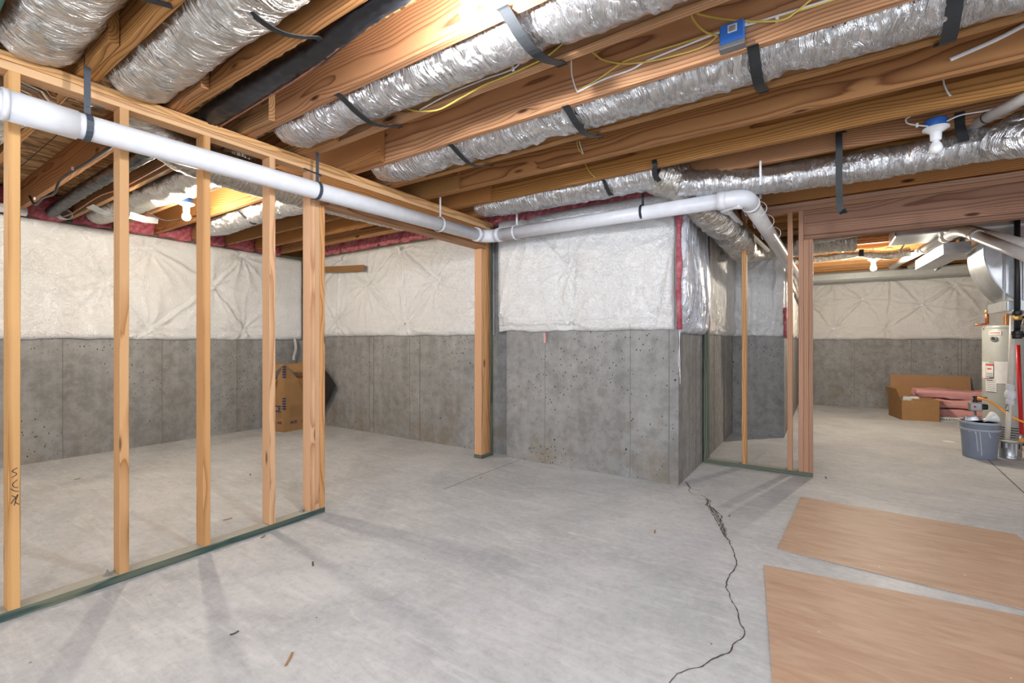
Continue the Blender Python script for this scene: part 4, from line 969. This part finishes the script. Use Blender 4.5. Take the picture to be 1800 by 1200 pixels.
# water heater
HC = Vector((1.885, 8.0, 0)); HR = .27
wh = thing('water_heater', HC, 'tall grey-green tank water heater at the right edge of the mechanical room', 'water heater')
lathe('tank', [(HR-.02, .03), (HR, .05), (HR, 1.37), (HR-.015, 1.392), (.05, 1.40)], HC, 'tank_paint', wh, 56)
lathe('base_ring', [(HR-.03, 0), (HR-.03, .04)], HC, 'black_pipe', wh, 40)
lathe('top_cap_rim', [(HR+.003, 1.355), (HR+.003, 1.37)], HC, 'tank_paint', wh, 56)
def on_tank(px, py, w_, h_, mat, name, par=wh, off=.002, thick=.0015):
    # curved label patch following the tank
    d = ray(px, py); a_ = d[0]**2+d[1]**2; b_ = -2*(d[0]*HC.x+d[1]*HC.y); c_ = HC.x**2+HC.y**2-(HR+off)**2
    disc = b_*b_-4*a_*c_
    if disc < 0: return None
    t_ = (-b_-math.sqrt(disc))/(2*a_); P = Vector((d[0]*t_, d[1]*t_, H+d[2]*t_)); ang = math.atan2(P.y-HC.y, P.x-HC.x)
    n = 8; vs = []; fs = []
    for k in range(n+1):
        a2 = ang + (k/n-.5)*w_/HR
        for r_ in (HR+off, HR+off+thick):
            for zz in (P.z-h_/2, P.z+h_/2): vs.append((HC.x+r_*math.cos(a2), HC.y+r_*math.sin(a2), zz))
    for k in range(n):
        b0 = 4*k; b1 = b0+4; fs += [(b0+2, b1+2, b1+3, b0+3), (b0, b0+1, b1+1, b1), (b0+1, b0+3, b1+3, b1+1), (b0, b1, b1+2, b0+2)]
    fs += [(0, 2, 3, 1), (4*n, 4*n+1, 4*n+3, 4*n+2)]
    o = mk(name, vs, fs, mat, par); return P, ang, o
on_tank(1748, 585, .13, .045, 'paper', 'name_plate'); on_tank(1748, 585, .11, .008, 'red_print', 'name_plate_text', off=.0036)
r_ = on_tank(1747, 595, .02, .02, 'steel', 'dial_seat')
if r_:
    P_, an_, _ = r_; nrm = Vector((math.cos(an_), math.sin(an_), 0))
    lathe('dial', [(.035, 0), (.035, .008), (.022, .010), (.018, .006)], P_, 'steel', wh, 20, nrm); lathe('dial_hole', [(.017, 0), (.017, .0085)], P_+nrm*.0015, 'black_ink', wh, 16, nrm)
on_tank(1731, 650, .14, .20, 'paper', 'label_sheet'); on_tank(1764, 655, .17, .26, 'paper', 'label_sheet', off=.002)
on_tank(1739, 650, .10, .165, 'black_ink', 'warning_label', off=.0036); on_tank(1739, 650, .092, .158, 'paper', 'warning_label', off=.0052)
on_tank(1739, 641, .092, .018, 'red_print', 'warning_band', off=.0068); on_tank(1739, 648, .05, .014, 'red_print', 'flame_symbol', off=.0068)
for k in range(5): on_tank(1739, 656+k*3.0, .075, .005, 'black_ink', 'warning_text', off=.0068)
on_tank(1741, 677, .13, .15, 'paper', 'label_sheet')
for k in range(7): on_tank(1741, 669+k*3.2, .10, .003, 'black_ink', 'label_text', off=.0036)
on_tank(1734, 665, .06, .010, 'red_print', 'label_heading', off=.0036); on_tank(1745, 734, .08, .08, 'paper', 'rating_label')
for k in range(6): on_tank(1775, 752+k*4.2, .30, .011, 'black_ink', 'vent_slot')
for k in range(2): on_tank(1724.5, 577+k*6, .012, .02, 'black_ink' if k else 'red_print', 'side_tag')
# pipes on the tank
cpi = thing('copper_line', (1.7, 8.0, 1.4), 'copper water line with tee on top of the water heater', 'pipe')
P1 = onY(1720, 570, 7.95); P2 = onY(1735, 569, 7.95); P3 = onY(1735, 548, 7.95); P4 = onY(1768, 541, 7.9)
tube('pipe_run', [onY(1714, 571, 7.95), P2], .011, 'copper', cpi, 12); tube('pipe_run', [P2-Vector((0, 0, .0)), P3+Z_*.01], .018, 'copper', cpi, 12); tube('pipe_run', [P3, P4], .011, 'copper', cpi, 12)
lathe('fitting', [(.022, -.02), (.028, 0), (.022, .02)], P3, 'brass', cpi, 12)
vt = thing('vent_hood', HC+Z_*1.4, 'brown boxed vent base with black collar on the heater top', 'vent')
q_ = onY(1772, 560, 7.95); box('wood_block', q_.x-.03, q_.x+.05, 7.9, 8.0, 1.40, 1.56, 'stud_z', vt); lathe('collar', [(.08, 1.40), (.07, 1.46), (.05, 1.50)], Vector((HC.x+.1, 7.95, 0)), 'black_pipe', vt, 20)
# vertical pvc condensate/discharge pump pipe into the sump can
def vpx(px, y): return onY(px, 600, y).x
yv = 6.95
pv = thing('discharge_pipe', (vpx(1775, yv), yv, 0), 'upright beige plastic pipe with check valve in front of the water heater', 'pipe')
pb_ = onY(1770, 772, yv); pm = onY(1776, 690, yv); ptp = onY(1781, 545, yv)
tube('pipe_run', [pb_-Z_*.03, pm], .022, 'beige_pvc', pv, 18); tube('pipe_run', [pm, ptp], .025, 'beige_pvc', pv, 18)
lathe('check_valve', [(.026, -.13), (.034, -.12), (.034, -.075), (.028, -.07), (.045, -.04), (.045, .0), (.03, .03), (.034, .04), (.034, .085), (.026, .09)], pm, 'white_pvc', pv, 20)
text('ATN', onY(1770, 716, yv)+Vector((0, -.0235, 0)), (PI/2, -PI/2, 0), .04, 'black_ink', pv)
gp = thing('gas_pipe', (vpx(1788, 6.25), 6.25, 1.), 'black iron gas pipe dropping from the ceiling at the right edge', 'pipe')
xg = vpx(1788, 6.25)
tube('pipe_run', [(xg, 6.25, 2.44), (xg, 6.25, 1.25)], .022, 'black_pipe', gp, 16)
for z_, r2 in ((1.47, .034), (1.25, .036), (1.28, .04)): lathe('fitting', [(r2-.006, -.025), (r2, -.015), (r2, .015), (r2-.006, .025)], (xg, 6.25, z_), 'black_pipe', gp, 14)
lathe('union', [(.03, -.02), (.036, 0), (.03, .02)], (xg, 6.25, 1.42), 'brass', gp, 8)
tube('pipe_run', [(xg, 6.25, 1.26), (xg+.4, 6.25, 1.27)], .02, 'black_pipe', gp, 14)
a_ = onY(1789, 606, 7.25); b_ = onY(1796, 770, 7.25)
o = tube('red_water_line', [a_, a_.lerp(b_, .5)+Vector((.0, 0, 0)), b_], .018, 'red_pipe', None, 14); tag(o, 'bright red plastic water line running down at the right edge', 'pipe')
o = tube('orange_hose', smooth_path([onY(1718, 699, 7.5), onY(1735, 703, 7.45), onY(1756, 716, 7.4), onY(1775, 731, 7.3), onY(1800, 742, 7.2), onY(1830, 752, 7.1)], 6), .011, 'orange_hose', None, 10); tag(o, 'orange flexible gas hose curving across the heater front', 'hose')
# gas valve / pump on post
gv = thing('gas_valve', onY(1714, 760, 7.55), 'small grey control valve with red button beside the heater', 'valve')
c = onY(1714, 714, 7.55); box('valve_body', c.x-.055, c.x+.055, 7.5, 7.6, c.z-.05, c.z+.05, 'tin', gv, .01)
lathe('button', [(.012, 0), (.01, .006)], c+Vector((-.01, -.05, 0)), 'red_print', gv, 10, (0, -1, 0))
lathe('fitting', [(.022, .05), (.022, .075), (.015, .078), (.015, .10), (.02, .10), (.02, .12)], c, 'black_pipe', gv, 12)
tube('pipe_run', [c+Z_*.11, c+Vector((.10, 0, .105))], .01, 'steel', gv, 10)
tube('pipe_run', [c-Z_*.05, Vector((c.x+.02, 7.55, .0))], .011, 'steel', gv, 10)
lathe('side_knob', [(.03, 0), (.035, .02), (.03, .05)], c+Vector((.055, 0, .0)), 'black_pipe', gv, 14, (1, 0, 0))
# bucket
BK = Vector((1.335, 6.72, 0))
bk = thing('bucket', BK, 'grey-blue plastic bucket splashed with white paint on the floor', 'bucket')
pail = lathe('pail', [(.125, 0), (.13, .005), (.140, .20), (.147, .285), (.156, .29), (.156, .305), (.149, .31), (.15, .345), (.158, .35), (.158, .362)], BK, 'bucket_grey', bk, 40)
lathe('lid', [(.160, .355), (.162, .372), (.150, .375), (.145, .362), (.02, .362)], BK, 'bucket_rim', bk, 40)
lathe('rim_ring', [(.1565, .285), (.160, .29), (.160, .303), (.1565, .307)], BK, 'bucket_rim', bk, 40)
ha = [BK+Vector((.165*math.cos(a), .165*math.sin(a), .30-.09*abs(math.sin((a+.3)*1.0)))) for a in [-.3-PI/2+PI*k/16+.9 for k in range(17)]]
tube('handle', ha, .0035, 'steel', bk, 6)
for a0, l_ in ((-1.95, .2), (-1.75, .24), (-2.3, .06), (-1.3, .05), (-2.0, .05)):
    n_ = Vector((math.cos(a0), math.sin(a0), 0)); q = [BK+n_*(.1462-(k/6)*l_*.045)+Z_*(.28-k/6*l_)+Vector((.004*k*.6, 0, 0)) for k in range(7)]
    ribbon('paint_drip', q, Vector((-n_.y, n_.x, 0)), .006, .003, 'paint_splatter', pail)
o = lathe('spotlight_bulb', [(.015, 0), (.018, .03), (.03, .05), (.058, .09), (.06, .10), (.055, .112), (.02, .12)], BK+Vector((.05, -.055, .40)), 'porcelain', None, 24, (.75, .25, .35)); tag(o, 'white reflector bulb lying on the bucket lid', 'bulb')
o.location = BK+Vector((.075, -.02, .425))
o = puff('crumpled_foil', -.05, .05, -.04, .04, 0, .06, 'tin', None, .02, .02, 3.); o.location = BK+Vector((-.07, -.03, .395)); tag(o, 'crumpled silver scrap with black clip on the bucket lid', 'scrap')
# paint can
PC = onZ(1775, 808)+Vector((.02, .085, 0))
pcn = thing('paint_can', PC, 'small dented metal paint can beside the bucket', 'paint can')
cbody = lathe('can_body', [(.078, 0), (.082, .004), (.078, .01), (.078, .16), (.083, .168)], PC, 'tin', pcn, 32)
lathe('rim', [(.083, .165), (.086, .172), (.083, .18), (.070, .18), (.066, .172), (.01, .170)], PC, 'tin', pcn, 32)
lathe('dried_paint', [(.066, .171), (.05, .178), (.02, .18)], PC, 'paint_splatter', pcn, 14)
for a0 in (-2.6, -2.1, -1.6, -1.2, -.8):
    n_ = Vector((math.cos(a0), math.sin(a0), 0)); l_ = random.uniform(.05, .14); q = [PC+n_*.0795+Z_*(.168-k/5*l_) for k in range(6)]
    ribbon('paint_drip', q, Vector((-n_.y, n_.x, 0)), random.uniform(.006, .02), .002, 'black_ink' if a0 in (-2.6, -.8) else 'paint_splatter', cbody)
o = tube('wire_handle', [PC+Vector((.088*math.cos(a), .088*math.sin(a), .12-.09*math.sin((a+2.9)/2.6*PI))) for a in [-2.9+2.6*k/16 for k in range(17)]], .002, 'steel', pcn, 6)
# valve cluster right of can
vc = thing('boiler_drain', onY(1796, 790, 6.9), 'brass drain valve with orange handle at the right frame edge', 'valve')
c = onY(1793, 772, 6.95); lathe('valve_body', [(.02, -.05), (.03, -.03), (.03, .03), (.02, .05)], c, 'tin', vc, 12); lathe('orange_handle', [(.02, 0), (.022, .015)], c+Vector((0, -.03, 0)), 'orange_hose', vc, 10, (0, -1, 0))
tube('pipe_run', [c-Z_*.04, Vector((c.x, c.y, 0))], .014, 'copper', vc, 10)
lathe('flat_scrap', [(.001, 0), (.06, .001), (.05, .004), (.01, .005)], onZ(1668, 776), 'paper', None, 7); tag(bpy.data.objects['flat_scrap'], 'torn pale paper scrap on the floor left of the bucket', 'scrap')

# ducts and pipes of the mechanical room ceiling
yF = 6.35
t = thing('metal_duct', (2.0, 6.6, 1.5), 'large curved galvanised sheet metal duct elbow above the water heater', 'duct')
inn = [onY(px, py, yF) for px, py in [(1729, 428), (1729, 447), (1733, 465), (1741, 482), (1752, 498), (1766, 513), (1785, 528)]]
OX = -.135
out_ = [Vector((p.x, p.y, p.z)) for p in inn]
dep = .62
# front cheek: polygon bounded on the left by the curve
chk = [Vector((p.x, yF, p.z)) for p in inn] + [Vector((inn[-1].x+.9, yF, inn[-1].z)), Vector((inn[-1].x+.9, yF, inn[0].z))]
quadprism('side_cheek', chk, (0, 1, 0), .006, 'galvanised', t)
# curved throat going back (towards +y) and slightly left as seen
def sweep_panel(name, P, d, th_, mat, par):
    vs = []; fs = []
    for p in P:
        vs += [p, p+d, p+d+Vector((th_, 0, th_)), p+Vector((th_, 0, th_))]
    for i in range(len(P)-1):
        for k in range(4): fs.append((4*i+k, 4*i+(k+1) % 4, 4*i+4+(k+1) % 4, 4*i+4+k))
    fs.append((3, 2, 1, 0)); l = 4*(len(P)-1); fs.append((l, l+1, l+2, l+3))
    o = mk(name, vs, fs, mat, par); 
    return o
Pc = smooth_path([Vector((p.x, yF, p.z)) for p in inn], 5)
sweep_panel('curved_back', Pc, Vector((0, .62, 0)), .004, 'galvanised', t)
ribbon('seam_flange', [p+Vector((0, -.006, 0)) for p in Pc], (0, 1, 0), .02, .012, 'steel', t)
bot = inn[-1]
box('base_collar', bot.x-.06, bot.x+.9, yF, yF+.62, bot.z-.10, bot.z+.0, 'galvanised', t, .004)
for dx in (.13, .26): box('standing_seam', inn[0].x+dx, inn[0].x+dx+.02, yF-.014, yF-.001, bot.z, inn[0].z, 'steel', t, .003)
box('drive_cleat', inn[0].x-.02, inn[0].x+1.3, yF-.02, yF-.001, inn[0].z-.01, inn[0].z+.03, 'galvanised', t, .003)
# upper plenum behind the header
pl = box('metal_plenum', inn[0].x+.02, inn[0].x+1.6, yF-.0, yF+1.4, inn[0].z+.035, 2.43, 'galvanised', None, .006); tag(pl, 'boxy galvanised plenum under the joists at far right', 'duct')
# rectangular branch duct
bd = thing('metal_branch_duct', (1.5, 8.5, 2.2), 'slim rectangular metal branch duct hung on straps by the elbow', 'duct')
a = onZ(1650, 470, 2.13); b = onZ(1712, 432, 2.13)
zz0, zz1 = 2.13, 2.25
A3 = onZ(1648, 472, 2.13); B3 = Vector((inn[0].x-.02, 6.7, 2.13)); d3 = (B3-A3).normalized(); s3 = Vector((-d3.y, d3.x, 0))*.22
quadprism('trunk', [A3, B3, B3-s3, A3-s3], (0, 0, 1), .12, 'galvanised', bd)
for f in (.05, .1): q = A3.lerp(B3, f); box('end_cleat', q.x-.01, q.x+.01, q.y-.1, q.y+.24, zz0-.01, zz1+.01, 'steel', bd, .002)
for f in (.15, .5, .8): q = A3.lerp(B3, f)-s3*.02; ribbon('hanger_strap', [q+Z_*.0, q+Z_*.32], (1, 0, 0), .02, .002, 'steel', bd)
# long trunk duct along the far wall top
lt_ = box('long_trunk_duct', XI+.1, 3.9, 10.0, 10.42, 2.26, 2.42, 'tank_paint', None, .03); tag(lt_, 'long grey trunk duct above the quilted far wall blanket', 'duct')
lt2 = box('ceiling_duct', onY(1562, 412, 6.9).x, 2.9, 6.3, 6.9, 2.30, 2.44, 'galvanised', None, .01); tag(lt2, 'flat metal duct under joists just beyond the header', 'duct')
# pvc flue pipes
fl = thing('flue_pipe', (1.2, 8, 2.2), 'beige plastic flue pipe climbing to an elbow near the header', 'pipe')
A4 = onY(1568, 468, 9.2); B4 = onY(1680, 408, 6.2); C4 = onY(1705, 409, 5.9); D4_ = onY(1810, 452, 5.35)
tube('pipe_run', [A4, B4], .045, 'beige_pvc', fl, 24); tube('elbow', smooth_path([B4.lerp(A4, .06), B4, (B4+C4)/2+Z_*.012, C4, C4.lerp(D4_, .1)], 6), .05, 'beige_pvc', fl, 24)
tube('pipe_run', [C4, D4_+(D4_-C4)*.6], .046, 'grey_pvc', fl, 24)
for c, e in ((A4.lerp(B4, .62), A4), (A4.lerp(B4, .9), A4)): dd = (c-e).normalized(); tube('coupling_ring', [c-dd*.05, c+dd*.05], .051, 'beige_pvc', fl, 24)
c = C4.lerp(D4_, .12); dd = (D4_-C4).normalized(); tube('coupling_ring', [c-dd*.02, c+dd*.02], .053, 'white_pvc', fl, 24)
f2 = thing('flue_pipe', (1.5, 8, 2.2), 'second plastic flue pipe running just above and behind the first', 'pipe')
tube('pipe_run', [onY(1695, 400, 6.35), onY(1815, 432, 5.7)], .04, 'grey_pvc', f2, 24)
tube('pipe_run', [onY(1600, 468, 9.3), onY(1700, 425, 7.2)], .04, 'beige_pvc', f2, 24)
for i, (p, q) in enumerate((((1607, 404), (1581, 442)), ((1678, 415), (1678, 440)), ((1688, 412), (1689, 442)))):
    o = tube('hanger_rod', [onY(*p, 7.1), onY(*q, 7.1)], .009, 'steel', None, 8); tag(o, ['slanting steel rod under the joists beyond the header', 'short upright steel rod left of the curved duct', 'upright steel rod nearest the curved duct'][i], 'rod')
a = onY(1582, 443, 7.6); o = tube('black_conduit', [a, onY(1680, 437, 7.6)], .012, 'black_pipe', None, 8); tag(o, 'thin black conduit under joists in the mechanical room', 'pipe')
D8 = duct('slender grey flexible duct under the mechanical room joists', [onY(1380, 458, 7.5), onY(1440, 453, 7.5), onY(1475, 449, 7.5), onY(1513, 446, 7.5), onY(1560, 448, 7.5), onY(1600, 442, 7.5)], .06, mat='duct_foil_warm', crinkle=.006, rf=lambda f, s: .055*(1-.25*math.exp(-((f-.62)/.03)**2)))
a = onY(1514, 438, 7.45); ribbon('hanger_strap', [a, a-Z_*.09], (1, 0, 0), .05, .004, 'black_strap', D8)
D9 = duct('pale foil duct right behind the header bottom edge', [onY(1400, 424, 5.9), onY(1450, 418, 5.9), onY(1500, 409, 5.9), onY(1560, 396, 5.9)], .045, mat='duct_foil_warm', crinkle=.005)

# ------------------------------------------------------------------ unseen panels made up to back the rear and side fill lamps
fill_pn = struct(box('rear_fill_panel', -1.95, 1.55, -2.99, -2.95, .05, 2.2, 'white_strap', None, .01))
fill_pn2 = struct(box('side_fill_panel', 4.42, 4.46, 0.0, 2.4, .8, 2.2, 'white_strap', None, .01))
